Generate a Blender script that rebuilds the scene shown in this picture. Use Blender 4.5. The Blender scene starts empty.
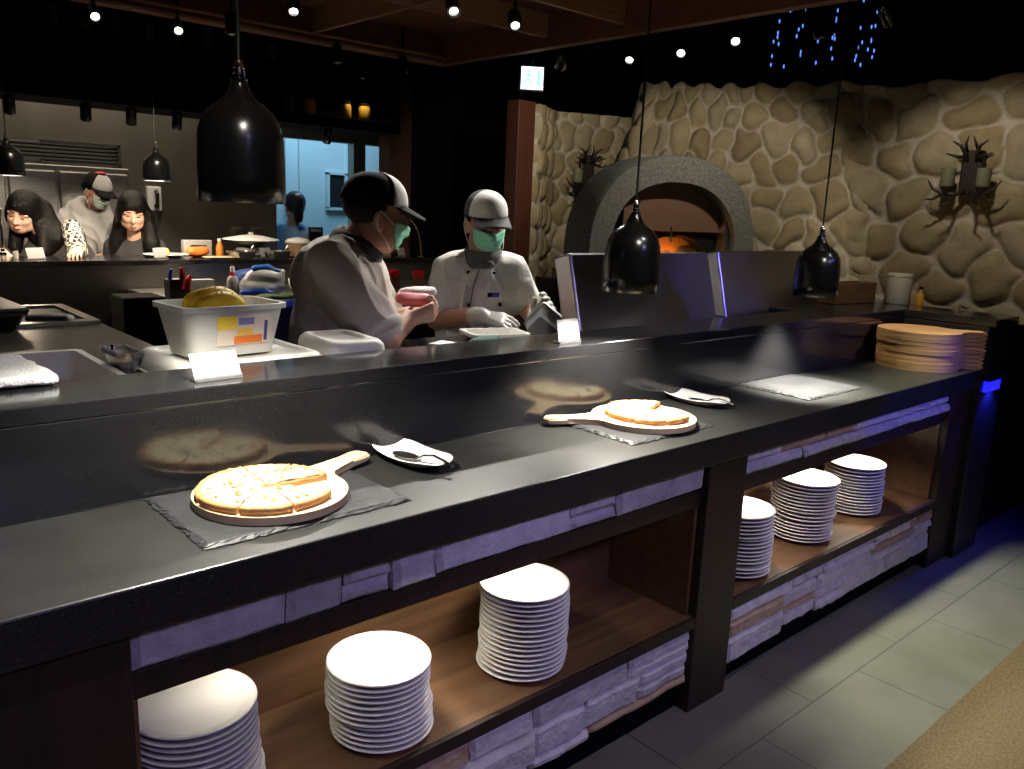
import bpy, bmesh, math, random
import numpy as np
from mathutils import Vector, Matrix, noise
PI = math.pi
random.seed(7)
sc = bpy.context.scene
COL = sc.collection

# ------------------------------------------------------------------ helpers
def S(r, g, b):
    def l(c):
        c /= 255.0
        return c / 12.92 if c <= .04045 else ((c + .055) / 1.055) ** 2.4
    return (l(r), l(g), l(b), 1.0)

MATS = {}
def mat(name, color, rough=.6, metal=0.0, var=0.0, scale=20.0, bump=0.0, bscale=None, bdist=.01, stretch=None,
        emit=None, estr=0.0, trans=0.0, spec=.5, color2=None, coat=0.0, detail=4.0, attr=None, rvar=0.0, sss=0.0):
    m = bpy.data.materials.new(name); m.use_nodes = True
    nt = m.node_tree; N = nt.nodes; Lk = nt.links
    b = N['Principled BSDF']
    b.inputs['Base Color'].default_value = color
    b.inputs['Roughness'].default_value = rough
    b.inputs['Metallic'].default_value = metal
    b.inputs['Specular IOR Level'].default_value = spec
    b.inputs['Transmission Weight'].default_value = trans
    b.inputs['Coat Weight'].default_value = coat
    if sss:
        b.inputs['Subsurface Weight'].default_value = sss
        b.inputs['Subsurface Radius'].default_value = (.012, .005, .003)
    if emit:
        b.inputs['Emission Color'].default_value = emit
        b.inputs['Emission Strength'].default_value = estr
    tc = N.new('ShaderNodeTexCoord'); mp = N.new('ShaderNodeMapping')
    Lk.new(tc.outputs['Object'], mp.inputs['Vector'])
    if stretch: mp.inputs['Scale'].default_value = stretch
    nz = N.new('ShaderNodeTexNoise'); nz.inputs['Scale'].default_value = scale; nz.inputs['Detail'].default_value = detail
    Lk.new(mp.outputs['Vector'], nz.inputs['Vector'])
    base = None
    if attr:
        a = N.new('ShaderNodeAttribute'); a.attribute_name = attr; base = a.outputs['Color']
    if var > 0 or color2:
        mx = N.new('ShaderNodeMix'); mx.data_type = 'RGBA'
        rp = N.new('ShaderNodeMapRange'); rp.inputs['From Min'].default_value = .35; rp.inputs['From Max'].default_value = .65
        Lk.new(nz.outputs['Fac'], rp.inputs['Value']); Lk.new(rp.outputs['Result'], mx.inputs['Factor'])
        if color2:
            mx.inputs['A'].default_value = color; mx.inputs['B'].default_value = color2
        elif base is not None:
            mx.blend_type = 'MULTIPLY'
            Lk.new(base, mx.inputs['A'])
            mx.inputs['B'].default_value = (1 - var, 1 - var, 1 - var, 1)
        else:
            mx.inputs['A'].default_value = tuple(c * (1 - var) for c in color[:3]) + (1,)
            mx.inputs['B'].default_value = tuple(min(1, c * (1 + var)) for c in color[:3]) + (1,)
        base = mx.outputs['Result']
    if base is not None: Lk.new(base, b.inputs['Base Color'])
    if rvar:
        r2 = N.new('ShaderNodeMapRange'); r2.inputs['To Min'].default_value = max(0, rough - rvar); r2.inputs['To Max'].default_value = rough + rvar
        Lk.new(nz.outputs['Fac'], r2.inputs['Value']); Lk.new(r2.outputs['Result'], b.inputs['Roughness'])
    if bump > 0:
        bn = N.new('ShaderNodeTexNoise'); bn.inputs['Scale'].default_value = bscale or scale; bn.inputs['Detail'].default_value = 5
        Lk.new(mp.outputs['Vector'], bn.inputs['Vector'])
        bp = N.new('ShaderNodeBump'); bp.inputs['Strength'].default_value = bump; bp.inputs['Distance'].default_value = bdist
        Lk.new(bn.outputs['Fac'], bp.inputs['Height']); Lk.new(bp.outputs['Normal'], b.inputs['Normal'])
    MATS[name] = m
    return m

def granite(name, rough, base=(.010, .010, .011, 1), fleck=(.05, .05, .048, 1), thr=.74):
    m = mat(name, base, rough, spec=.5)
    nt = m.node_tree; N = nt.nodes; Lk = nt.links; b = N['Principled BSDF']
    tc = N.new('ShaderNodeTexCoord')
    n1 = N.new('ShaderNodeTexNoise'); n1.inputs['Scale'].default_value = 260; n1.inputs['Detail'].default_value = 2
    Lk.new(tc.outputs['Object'], n1.inputs['Vector'])
    r1 = N.new('ShaderNodeMapRange'); r1.inputs['From Min'].default_value = thr - .1; r1.inputs['From Max'].default_value = thr
    Lk.new(n1.outputs['Fac'], r1.inputs['Value'])
    n2 = N.new('ShaderNodeTexNoise'); n2.inputs['Scale'].default_value = 6; n2.inputs['Detail'].default_value = 6
    Lk.new(tc.outputs['Object'], n2.inputs['Vector'])
    mx0 = N.new('ShaderNodeMix'); mx0.data_type = 'RGBA'
    mx0.inputs['A'].default_value = base; mx0.inputs['B'].default_value = tuple(c * 1.8 for c in base[:3]) + (1,)
    Lk.new(n2.outputs['Fac'], mx0.inputs['Factor'])
    mx = N.new('ShaderNodeMix'); mx.data_type = 'RGBA'; Lk.new(mx0.outputs['Result'], mx.inputs['A']); mx.inputs['B'].default_value = fleck
    Lk.new(r1.outputs['Result'], mx.inputs['Factor']); Lk.new(mx.outputs['Result'], b.inputs['Base Color'])
    rr = N.new('ShaderNodeMapRange'); rr.inputs['To Min'].default_value = rough - .06; rr.inputs['To Max'].default_value = rough + .08
    Lk.new(n2.outputs['Fac'], rr.inputs['Value']); Lk.new(rr.outputs['Result'], b.inputs['Roughness'])
    return m

def wood(name, c1, c2, rough=.45, scale=(2, 30, 30)):
    return mat(name, c1, rough, color2=c2, scale=1.6, stretch=scale, bump=.08, detail=6)

def finish(bm, smooth=False, angle=None):
    bmesh.ops.recalc_face_normals(bm, faces=bm.faces)
    for f in bm.faces: f.smooth = smooth

def obj(name, bm, m, parent=None, smooth=False, auto=None, loc=None, rot=None):
    if isinstance(bm, bpy.types.Mesh): me = bm
    else:
        finish(bm, smooth or auto is not None)
        me = bpy.data.meshes.new(name)
        bm.to_mesh(me); bm.free()
    if auto is not None:
        me.set_sharp_from_angle(angle=math.radians(auto))
    o = bpy.data.objects.new(name, me)
    if m and len(me.materials) == 0: me.materials.append(m)
    COL.objects.link(o)
    if parent: o.parent = parent
    if loc: o.location = loc
    if rot: o.rotation_euler = rot
    return o

def tag(o, label, cat, group=None, kind=None):
    o['label'] = label; o['category'] = cat
    if group: o['group'] = group
    if kind: o['kind'] = kind
    return o

def thing(name, label, cat, loc=(0, 0, 0), rz=0.0, group=None):
    o = bpy.data.objects.new(name, None); COL.objects.link(o)
    o.empty_display_size = .05
    o.location = loc; o.rotation_euler = (0, 0, rz)
    return tag(o, label, cat, group)

def struct(o, label=None, cat=None):
    o['kind'] = 'structure'
    if label: o['label'] = label
    if cat: o['category'] = cat
    return o

def dup(root, loc=None, rz=None, label=None, group=None):
    def cp(o, par):
        c = o.copy(); COL.objects.link(c)
        if par: c.parent = par
        for ch in list(o.children): cp(ch, c)
        return c
    c = cp(root, None)
    if loc is not None: c.location = loc
    if rz is not None: c.rotation_euler = (c.rotation_euler[0], c.rotation_euler[1], rz)
    if label: c['label'] = label
    if group: c['group'] = group
    return c

def B(): return bmesh.new()
def box(bm, x0, x1, y0, y1, z0, z1, bev=0.0, seg=2, M=None):
    t = bmesh.new()
    bmesh.ops.create_cube(t, size=1)
    for v in t.verts:
        v.co = Vector(((v.co.x + .5) * (x1 - x0) + x0, (v.co.y + .5) * (y1 - y0) + y0, (v.co.z + .5) * (z1 - z0) + z0))
    if bev > 0:
        bmesh.ops.bevel(t, geom=t.edges[:], offset=bev, segments=seg, affect='EDGES', profile=.5)
    if M: bmesh.ops.transform(t, matrix=M, verts=t.verts)
    merge(bm, t); return bm
def merge(bm, t):
    me = bpy.data.meshes.new('tmp'); t.to_mesh(me); t.free(); bm.from_mesh(me); bpy.data.meshes.remove(me)
def lathe(bm, prof, seg=40, M=None, cap0=True, cap1=True, sx=1, sy=1):
    t = bmesh.new(); rings = []
    for r, z in prof:
        rings.append([t.verts.new((r * math.cos(2 * PI * i / seg) * sx, r * math.sin(2 * PI * i / seg) * sy, z)) for i in range(seg)])
    for a, b in zip(rings, rings[1:]):
        for i in range(seg): t.faces.new((a[i], a[(i + 1) % seg], b[(i + 1) % seg], b[i]))
    if cap0: t.faces.new(rings[0][::-1])
    if cap1: t.faces.new(rings[-1])
    if M: bmesh.ops.transform(t, matrix=M, verts=t.verts)
    merge(bm, t); return bm
def cyl(bm, p, q, r, r2=None, seg=16):
    p = Vector(p); q = Vector(q); d = q - p
    M = Matrix.Translation(p) @ d.to_track_quat('Z', 'Y').to_matrix().to_4x4()
    return lathe(bm, [(r, 0), (r2 if r2 is not None else r, d.length)], seg, M)
def tube(bm, pts, r, seg=8, closed=False):
    pts = [Vector(p) for p in pts]; n = len(pts)
    rr = r if isinstance(r, (list, tuple)) else [r] * n
    t = bmesh.new(); rings = []; up = None
    for i, p in enumerate(pts):
        d = (pts[min(i + 1, n - 1)] - pts[max(i - 1, 0)]).normalized()
        if up is None:
            up = Vector((0, 0, 1)) if abs(d.z) < .9 else Vector((1, 0, 0))
        s = d.cross(up).normalized(); u2 = s.cross(d).normalized(); up = u2
        rings.append([t.verts.new(p + (s * math.cos(2 * PI * k / seg) + u2 * math.sin(2 * PI * k / seg)) * rr[i]) for k in range(seg)])
    for a, b in zip(rings, rings[1:]):
        for k in range(seg): t.faces.new((a[k], a[(k + 1) % seg], b[(k + 1) % seg], b[k]))
    t.faces.new(rings[0][::-1]); t.faces.new(rings[-1])
    merge(bm, t); return bm
def prism(bm, pts, z0, z1, bev=0, M=None):
    t = bmesh.new()
    a = [t.verts.new((x, y, z0)) for x, y in pts]; b = [t.verts.new((x, y, z1)) for x, y in pts]
    n = len(pts); t.faces.new(a[::-1]); t.faces.new(b)
    for i in range(n): t.faces.new((a[i], a[(i + 1) % n], b[(i + 1) % n], b[i]))
    if bev:
        es = [e for e in t.edges if abs(e.verts[0].co.z - e.verts[1].co.z) < 1e-6]
        bmesh.ops.bevel(t, geom=es, offset=bev, segments=2, affect='EDGES')
    if M: bmesh.ops.transform(t, matrix=M, verts=t.verts)
    merge(bm, t); return bm
def ball(bm, c, r, seg=16, M=None):
    t = bmesh.new(); bmesh.ops.create_uvsphere(t, u_segments=seg, v_segments=max(6, seg // 2), radius=1)
    rx, ry, rz = r if isinstance(r, (tuple, list)) else (r, r, r)
    for v in t.verts: v.co = Vector((v.co.x * rx, v.co.y * ry, v.co.z * rz))
    if M: bmesh.ops.transform(t, matrix=M, verts=t.verts)
    bmesh.ops.translate(t, verts=t.verts, vec=Vector(c))
    merge(bm, t); return bm
def T(x, y, z, rz=0, rx=0, ry=0):
    return Matrix.Translation((x, y, z)) @ Matrix.Rotation(rz, 4, 'Z') @ Matrix.Rotation(ry, 4, 'Y') @ Matrix.Rotation(rx, 4, 'X')
def open_box(bm, w, d, h, t, taper=0.0, rim=0.0, M=None, rc=.02):
    """a tapered open tub: outer and inner rounded walls, w x d at the top"""
    def ring(w, d, rc, n=5):
        out = []
        for cx, cy, a0 in ((1, 1, 0), (-1, 1, 90), (-1, -1, 180), (1, -1, 270)):
            for k in range(n):
                a = math.radians(a0 + 90 * k / (n - 1))
                out.append((cx * (w / 2 - rc) + rc * math.cos(a), cy * (d / 2 - rc) + rc * math.sin(a)))
        return out
    tb = bmesh.new()
    levels = [(w - 2 * taper, d - 2 * taper, 0), (w, d, h - .012), (w + 2 * rim, d + 2 * rim, h - .012), (w + 2 * rim, d + 2 * rim, h),
              (w - 2 * t, d - 2 * t, h), (w - 2 * taper - 2 * t, d - 2 * taper - 2 * t, t)]
    rs = [[tb.verts.new((x, y, z)) for x, y in ring(a, b_, rc)] for a, b_, z in levels]
    n = len(rs[0])
    for a, b_ in zip(rs, rs[1:]):
        for i in range(n): tb.faces.new((a[i], a[(i + 1) % n], b_[(i + 1) % n], b_[i]))
    tb.faces.new(rs[0][::-1]); tb.faces.new(rs[-1])
    if M: bmesh.ops.transform(tb, matrix=M, verts=tb.verts)
    merge(bm, tb); return bm

def np_mesh(name, V, F, attr=None):
    me = bpy.data.meshes.new(name)
    me.from_pydata([tuple(v) for v in V], [], [tuple(f) for f in F])
    if attr is not None:
        a = me.color_attributes.new('Col', 'FLOAT_COLOR', 'POINT')
        A = np.ones((len(V), 4), np.float32); A[:, :3] = attr
        a.data.foreach_set('color', A.ravel())
    me.update()
    return me

# ---------------------------------------------------------------- signed-distance bodies
def cap(a, b, ra, rb=None, k=.02): return ('c', np.array(a, float), np.array(b, float), ra, rb if rb is not None else ra, k)
def ell(c, r, M=None, k=.02): return ('e', np.array(c, float), np.array(r if hasattr(r, '__len__') else (r, r, r), float), None if M is None else np.array(M, float), k)
def sub(p): return ('-',) + p
def surf(prims, res=.006, smooth=1):
    lo = np.full(3, 1e9); hi = -lo
    def bounds(p):
        if p[0] == '-': p = p[1:]
        if p[0] == 'c':
            r = max(p[3], p[4]); return np.minimum(p[1], p[2]) - r, np.maximum(p[1], p[2]) + r
        r = p[2].max() if p[3] is not None else p[2]
        return p[1] - r, p[1] + r
    for p in prims:
        if p[0] == '-': continue
        a, b = bounds(p); lo = np.minimum(lo, a); hi = np.maximum(hi, b)
    lo -= .03; hi += .03
    n = np.ceil((hi - lo) / res).astype(int) + 1
    D = np.full(n, 1.0, np.float32)
    for p in prims:
        neg = p[0] == '-'
        q = p[1:] if neg else p
        k = q[-1]
        a, b = bounds(p); a = a - k - .02; b = b + k + .02
        i0 = np.clip(np.floor((a - lo) / res).astype(int), 0, n - 1); i1 = np.clip(np.ceil((b - lo) / res).astype(int) + 1, 1, n)
        if (i1 <= i0).any(): continue
        X, Y, Z = np.meshgrid(*[lo[d] + res * np.arange(i0[d], i1[d]) for d in range(3)], indexing='ij')
        P = np.stack([X, Y, Z], -1)
        if q[0] == 'c':
            ba = q[2] - q[1]; L2 = max(ba @ ba, 1e-9)
            t = np.clip(((P - q[1]) @ ba) / L2, 0, 1)
            d = np.linalg.norm(P - q[1] - t[..., None] * ba, axis=-1) - (q[3] + (q[4] - q[3]) * t)
        else:
            Q = P - q[1]
            if q[3] is not None: Q = Q @ q[3]
            k0 = np.linalg.norm(Q / q[2], axis=-1); k1 = np.linalg.norm(Q / q[2] ** 2, axis=-1) + 1e-6
            d = k0 * (k0 - 1) / k1
        sl = tuple(slice(i0[d_], i1[d_]) for d_ in range(3))
        E = D[sl]
        if neg:
            h = np.clip(.5 - .5 * (E + d) / k, 0, 1)
            D[sl] = E * (1 - h) + (-d) * h + k * h * (1 - h)
        else:
            h = np.clip(.5 + .5 * (E - d) / k, 0, 1)
            D[sl] = E * (1 - h) + d * h - k * h * (1 - h)
    return nets(D, lo, res, smooth)
def nets(D, lo, res, smooth):
    In = D < 0
    nx, ny, nz = D.shape
    cs = np.zeros((nx - 1, ny - 1, nz - 1), np.int8)
    for i in (0, 1):
        for j in (0, 1):
            for k in (0, 1): cs += In[i:nx - 1 + i, j:ny - 1 + j, k:nz - 1 + k]
    act = (cs > 0) & (cs < 8)
    idx = np.full(act.shape, -1, np.int64); I = np.argwhere(act); idx[act] = np.arange(len(I))
    acc = np.zeros((len(I), 3)); cnt = np.zeros(len(I))
    cr = [(i, j, k) for i in (0, 1) for j in (0, 1) for k in (0, 1)]
    for c in cr:
        for ax in range(3):
            if c[ax]: continue
            e = list(c); e[ax] = 1
            da = D[I[:, 0] + c[0], I[:, 1] + c[1], I[:, 2] + c[2]]; db = D[I[:, 0] + e[0], I[:, 1] + e[1], I[:, 2] + e[2]]
            m = (da < 0) != (db < 0)
            t = np.where(m, da / np.where(m, da - db, 1), 0)
            p = np.tile(np.array(c, float), (len(I), 1)); p[:, ax] += t
            acc[m] += p[m]; cnt[m] += 1
    V = lo + res * (I + acc / cnt[:, None])
    F = []
    for ax in range(3):
        a1, a2 = (ax + 1) % 3, (ax + 2) % 3
        s0 = [slice(None)] * 3; s1 = [slice(None)] * 3; s0[ax] = slice(0, -1); s1[ax] = slice(1, None)
        A = In[tuple(s0)]; Bm = In[tuple(s1)]
        X = np.argwhere(A != Bm)
        X = X[(X[:, a1] > 0) & (X[:, a2] > 0) & (X[:, a1] < D.shape[a1] - 1) & (X[:, a2] < D.shape[a2] - 1)]
        ins = A[X[:, 0], X[:, 1], X[:, 2]]
        def g(d1, d2):
            Y = X.copy(); Y[:, a1] -= d1; Y[:, a2] -= d2
            return idx[Y[:, 0], Y[:, 1], Y[:, 2]]
        q = np.stack([g(1, 1), g(0, 1), g(0, 0), g(1, 0)], 1)
        q[~ins] = q[~ins][:, ::-1]
        F.append(q)
    F = np.concatenate(F); F = F[(F >= 0).all(1)]
    for _ in range(smooth):
        acc = np.zeros_like(V); cn = np.zeros(len(V))
        for a, b in ((0, 1), (1, 2), (2, 3), (3, 0)):
            np.add.at(acc, F[:, a], V[F[:, b]]); np.add.at(cn, F[:, a], 1)
            np.add.at(acc, F[:, b], V[F[:, a]]); np.add.at(cn, F[:, b], 1)
        V = .5 * V + .5 * acc / np.maximum(cn, 1)[:, None]
    me = bpy.data.meshes.new('body')
    me.vertices.add(len(V)); me.vertices.foreach_set('co', V.astype(np.float32).ravel())
    me.loops.add(F.size); me.loops.foreach_set('vertex_index', F.astype(np.int32).ravel())
    me.polygons.add(len(F)); me.polygons.foreach_set('loop_start', np.arange(0, F.size, 4, dtype=np.int32))
    me.polygons.foreach_set('use_smooth', np.ones(len(F), bool))
    me.update(calc_edges=True); me.validate()
    return me
def wrinkle(me, amp, seed=0.0):
    n = len(me.vertices); co = np.empty(n * 3, np.float32); me.vertices.foreach_get('co', co); co = co.reshape(-1, 3)
    no = np.empty(n * 3, np.float32); me.vertex_normals.foreach_get('vector', no); no = no.reshape(-1, 3)
    h = np.empty(n)
    for i in range(n):
        x, y, z = float(co[i, 0]), float(co[i, 1]), float(co[i, 2])
        w_ = noise.noise(Vector((x * 4, y * 4, z * 4 + seed))) * .9
        a = 1 - abs(noise.noise(Vector((x * 11 + w_ + z * 4, y * 9 + w_, z * 5 + w_ * 2 + seed))))
        h[i] = (a ** 3 - .5) + .35 * noise.noise(Vector((x * 24, y * 24, z * 14 + seed)))
    co += no * (h * amp)[:, None]
    me.vertices.foreach_set('co', co.astype(np.float32).ravel()); me.update()
def sobj(name, prims, m, parent=None, res=.006, smooth=1, wr=0.0):
    me = surf(prims, res, smooth)
    if wr: wrinkle(me, wr, len(name) * 1.7)
    me.name = name; me.materials.append(m)
    o = bpy.data.objects.new(name, me); COL.objects.link(o)
    if parent: o.parent = parent
    return o

# --------------------------------------------------------------- camera
H = 1.5
yaw, pitch, roll = -0.73321, 0.210751, -0.042258
cy_, sy_, cp_, sp_ = math.cos(yaw), math.sin(yaw), math.cos(pitch), math.sin(pitch)
fwd = Vector((-sy_ * cp_, cy_ * cp_, -sp_)); rt = Vector((cy_, sy_, 0)); dn = fwd.cross(rt)
r2 = math.cos(roll) * rt + math.sin(roll) * dn; d2 = -math.sin(roll) * rt + math.cos(roll) * dn
cam_d = bpy.data.cameras.new('camera'); cam = bpy.data.objects.new('camera', cam_d); COL.objects.link(cam)
Mc = Matrix((r2, -d2, -fwd)).transposed().to_4x4(); Mc.translation = Vector((0, 0, H))
cam.matrix_world = Mc
cam_d.sensor_width = 36; cam_d.sensor_fit = 'HORIZONTAL'; cam_d.lens = 822.15 / 1024 * 36; cam_d.clip_start = .02
sc.camera = cam
sc.view_settings.view_transform = 'Standard'; sc.view_settings.look = 'None'
sc.view_settings.gamma = 1; sc.view_settings.use_curve_mapping = False
sc.view_settings.exposure = 0.0
sc.cycles.use_denoising = True
sc.cycles.max_bounces = 7; sc.cycles.sample_clamp_indirect = 6; sc.cycles.caustics_reflective = False; sc.cycles.caustics_refractive = False

def lamp(kind, name, loc, energy, color=(1, 1, 1), target=None, size=.05, angle=60, blend=.5, parent=None, rect=None):
    L = bpy.data.lights.new(name, kind); L.energy = energy; L.color = color
    if kind == 'SPOT': L.spot_size = math.radians(angle); L.spot_blend = blend; L.shadow_soft_size = size
    elif kind == 'POINT': L.shadow_soft_size = size
    elif kind == 'AREA':
        L.size = size
        if rect: L.shape = 'RECTANGLE'; L.size, L.size_y = rect
    o = bpy.data.objects.new(name, L); COL.objects.link(o); o.location = loc
    if parent: o.parent = parent
    if target is not None:
        o.rotation_euler = (Vector(target) - Vector(loc)).to_track_quat('-Z', 'Y').to_euler()
    return o

# --------------------------------------------------------------- materials
M_gran_top = granite('honed_granite', .40, base=(.012, .0125, .0115, 1), fleck=(.06, .06, .05, 1), thr=.70)
M_gran_gloss = granite('polished_granite', .13)
M_slate = mat('slate', (.024, .025, .027, 1), .5, var=.25, scale=9, bump=.25, bscale=60)
M_blackpaint = mat('black_paint', (.006, .006, .006, 1), .5)
M_void = mat('matt_black', (.003, .003, .003, 1), .9, spec=.1)
M_darkwood = wood('dark_wood', (.020, .011, .008, 1), (.035, .019, .013, 1), .5, scale=(25, 25, 1.5))
M_shelfwood = wood('shelf_wood', (.115, .058, .026, 1), (.17, .09, .042, 1), .42, scale=(1.2, 18, 18))
M_postwood = wood('red_brown_wood', (.055, .018, .010, 1), (.08, .026, .014, 1), .5, scale=(20, 20, 1.5))
M_ceilwood = wood('ceiling_wood', (.16, .06, .04, 1), (.20, .08, .05, 1), .5, scale=(2, 14, 14))
M_batten = wood('batten_wood', (.46, .26, .16, 1), (.55, .32, .2, 1), .5)
M_boardwood = wood('beech_board', (.70, .51, .28, 1), (.77, .60, .37, 1), .5, scale=(3, 25, 25))
M_oldboard = wood('stacked_board_wood', (.52, .29, .11, 1), (.66, .41, .18, 1), .5, scale=(2, 2, 90))
M_stone = mat('river_stone', (1, 1, 1, 1), .75, attr='Col', var=.22, scale=14, bump=.35, bscale=70)
M_ledge = mat('ledgestone', (1, 1, 1, 1), .8, attr='Col', var=.2, scale=25, bump=.5, bscale=80)
M_steel = mat('brushed_steel', (.55, .54, .52, 1), .3, 1.0, var=.1, scale=3, stretch=(.3, 40, 40), rvar=.06)
M_steelwall = mat('wall_steel', (.42, .39, .34, 1), .38, 1.0, var=.1, scale=2.2, stretch=(1, 1, .3), rvar=.05)
M_steelpanel = mat('panel_steel', (.20, .19, .175, 1), .35, 1.0, var=.1, scale=3)
M_chrome = mat('chrome', (.8, .8, .8, 1), .12, 1.0)
M_black = mat('black_metal', (.005, .005, .005, 1), .21, spec=.5)
M_blackplastic = mat('black_plastic', (.012, .012, .012, 1), .45)
M_ceramic = mat('white_ceramic', (.80, .78, .72, 1), .25, coat=.3)
M_white = mat('white_paper', (.8, .8, .8, 1), .6)
M_plastic = mat('translucent_plastic', (.78, .77, .70, 1), .35, trans=.25, spec=.4)
M_lid = mat('lid_plastic', (.72, .70, .63, 1), .4, spec=.4)
M_clear = mat('clear_plastic', (.9, .9, .9, 1), .1, trans=.9)
M_cloth = mat('towel_cloth', (.82, .82, .8, 1), .9, bump=.5, bscale=160)
M_greycloth = mat('grey_cloth', (.40, .40, .38, 1), .9, bump=.4, bscale=60)
M_chefwhite = mat('chef_white', (.74, .73, .70, 1), .85, bump=.5, bscale=11, bdist=.03, var=.04, scale=6)
M_chefgrey = mat('chef_beige', (.46, .41, .37, 1), .85, bump=.5, bscale=10, bdist=.03, var=.05, scale=6)
M_shirtpale = mat('pale_shirt', (.45, .43, .42, 1), .85, bump=.4, bscale=10, bdist=.03)
M_collar = mat('collar_grey', (.10, .10, .105, 1), .8)
M_palskin = mat('fair_skin', (.70, .44, .33, 1), .5, sss=.05, var=.04, scale=20)
M_skin = mat('skin', (.52, .28, .19, 1), .5, sss=.05, var=.06, scale=20)
M_hair = mat('black_hair', (.004, .003, .003, 1), .4, spec=.25, bump=.6, bscale=40, stretch=(6, 6, .6))
M_capwhite = mat('cap_white', (.72, .72, .70, 1), .8)
M_capblack = mat('cap_black', (.007, .007, .008, 1), .9, spec=.15)
M_capgrey = mat('cap_grey', (.06, .06, .065, 1), .8)
M_mask = mat('mask_green', S(150, 235, 205), .8)
M_glove = mat('vinyl_glove', (.72, .70, .64, 1), .4, trans=.15)
M_trouser = mat('trouser_black', (.012, .012, .013, 1), .85)
M_eye = mat('eye_dark', (.01, .008, .008, 1), .2)
M_brass = mat('brass', (.6, .42, .16, 1), .25, 1.0)
M_bulb = mat('lit_bulb', (1, 1, 1, 1), .5, emit=(1, .93, .82, 1), estr=9)
M_bulbdim = mat('dim_bulb', (1, 1, 1, 1), .5, emit=(1, .95, .85, 1), estr=3)
M_cheese = mat('pizza_cheese', (.84, .72, .42, 1), .5, color2=(.90, .84, .60, 1), scale=26, bump=.5, bscale=40)
M_crust = mat('pizza_crust', (.50, .22, .07, 1), .7, color2=(.66, .38, .15, 1), scale=22, bump=.3, bscale=50)
M_top = mat('pizza_topping', (.18, .22, .05, 1), .6, color2=(.45, .2, .05, 1), scale=60)
M_ringstone = mat('grey_terrazzo', (.13, .135, .13, 1), .65, color2=(.24, .25, .24, 1), scale=90, bump=.3, bscale=120)
M_firebrick = mat('firebrick', (.70, .30, .10, 1), .8, var=.15, scale=8)
M_copper = mat('brown_steel', (.34, .20, .14, 1), .45, .5, var=.1, scale=2)
M_red = mat('red_plastic', (.60, .012, .015, 1), .35)
M_blue = mat('blue_plastic', (.02, .10, .55, 1), .4)
M_pink = mat('pink_plastic', (.62, .14, .16, 1), .45)
M_antler = mat('dark_antler', (.018, .013, .009, 1), .5)
M_candle = mat('candle_cup', (.17, .18, .12, 1), .5)
# =================================================================== setting
# floor
m = mat('floor_tile', (.2, .2, .16, 1), .55, var=.25, scale=4, bump=.05, bscale=30)
nt = m.node_tree; N = nt.nodes; Lk = nt.links
tc = N.new('ShaderNodeTexCoord'); mp = N.new('ShaderNodeMapping'); mp.inputs['Location'].default_value = (-2.03 + 6, -1.085 + 6, 0)
br = N.new('ShaderNodeTexBrick'); br.inputs['Scale'].default_value = 1; br.inputs['Brick Width'].default_value = .6; br.inputs['Row Height'].default_value = .6
br.inputs['Mortar Size'].default_value = .0025; br.inputs['Color1'].default_value = (.185, .185, .145, 1); br.inputs['Color2'].default_value = (.205, .2, .16, 1)
br.inputs['Mortar'].default_value = (.07, .07, .055, 1)
nz = N.new('ShaderNodeTexNoise'); nz.inputs['Scale'].default_value = 5; nz.inputs['Detail'].default_value = 8
mx = N.new('ShaderNodeMix'); mx.data_type = 'RGBA'; mx.blend_type = 'MULTIPLY'; mx.inputs['B'].default_value = (.55, .55, .5, 1)
Lk.new(tc.outputs['Object'], mp.inputs['Vector']); Lk.new(mp.outputs['Vector'], br.inputs['Vector']); Lk.new(tc.outputs['Object'], nz.inputs['Vector'])
Lk.new(br.outputs['Color'], mx.inputs['A']); Lk.new(nz.outputs['Fac'], mx.inputs['Factor']); Lk.new(mx.outputs['Result'], N['Principled BSDF'].inputs['Base Color'])
struct(obj('floor', box(B(), -3, 7.5, .79, 9, -.05, 0), m), 'grey green stone tile floor in front of the buffet counter', 'floor')
m = mat('brown_carpet', (.15, .105, .05, 1), .95, var=.25, scale=120, bump=.4, bscale=300)
struct(obj('floor_carpet', box(B(), -3, 7.5, -4, .79, -.05, .001), m), 'brown floor covering beside the grey tiles', 'floor')
struct(obj('ceiling', box(B(), -3, 7.5, -4, 9, 3.05, 3.1), M_void), 'black upper ceiling', 'ceiling')
struct(obj('wall_back', box(B(), -3, 7.5, 8.9, 9, 0, 3.1), M_void))
struct(obj('wall_left', box(B(), -3.1, -3, -4, 9, 0, 3.1), M_void))
struct(obj('wall_far_right', box(B(), 7.5, 7.6, -4, 9, 0, 3.1), M_void))
struct(obj('wall_front', box(B(), -3, 7.5, -4.1, -4, 0, 3.1), M_void))

# coffered wooden ceiling panel over the cooks, hung below the black ceiling
X0, X1, Y0, Y1 = -2.0, 3.22, -1.5, 4.36
bm = B(); box(bm, X0, X1, Y0, Y1, 2.52, 2.56)
struct(obj('ceiling_panel', bm, M_ceilwood), 'red brown timber ceiling panel over the cooking area', 'ceiling')
bm = B(); box(bm, X1, X1 + .06, Y0, Y1 + .06, 2.35, 2.60, .004); struct(obj('trim_1', bm, M_ceilwood), 'timber edge of the ceiling panel', 'trim')
bm = B(); box(bm, X0, X1, Y1, Y1 + .06, 2.35, 2.60, .004); struct(obj('trim_2', bm, M_ceilwood), 'timber edge of the ceiling panel along the kitchen', 'trim')
for i, (x, y) in enumerate(((2.36, None), (.9, None), (None, 3.42), (None, 2.88), (None, 1.4))):
    bm = B()
    if x is not None: box(bm, x - .012, x + .012, Y0, Y1, 2.40, 2.52)
    else: box(bm, X0, X1, y - .012, y + .012, 2.40, 2.52)
    struct(obj('trim_%d' % (i + 3), bm, M_batten), 'thin timber batten across the ceiling panel', 'trim')
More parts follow.
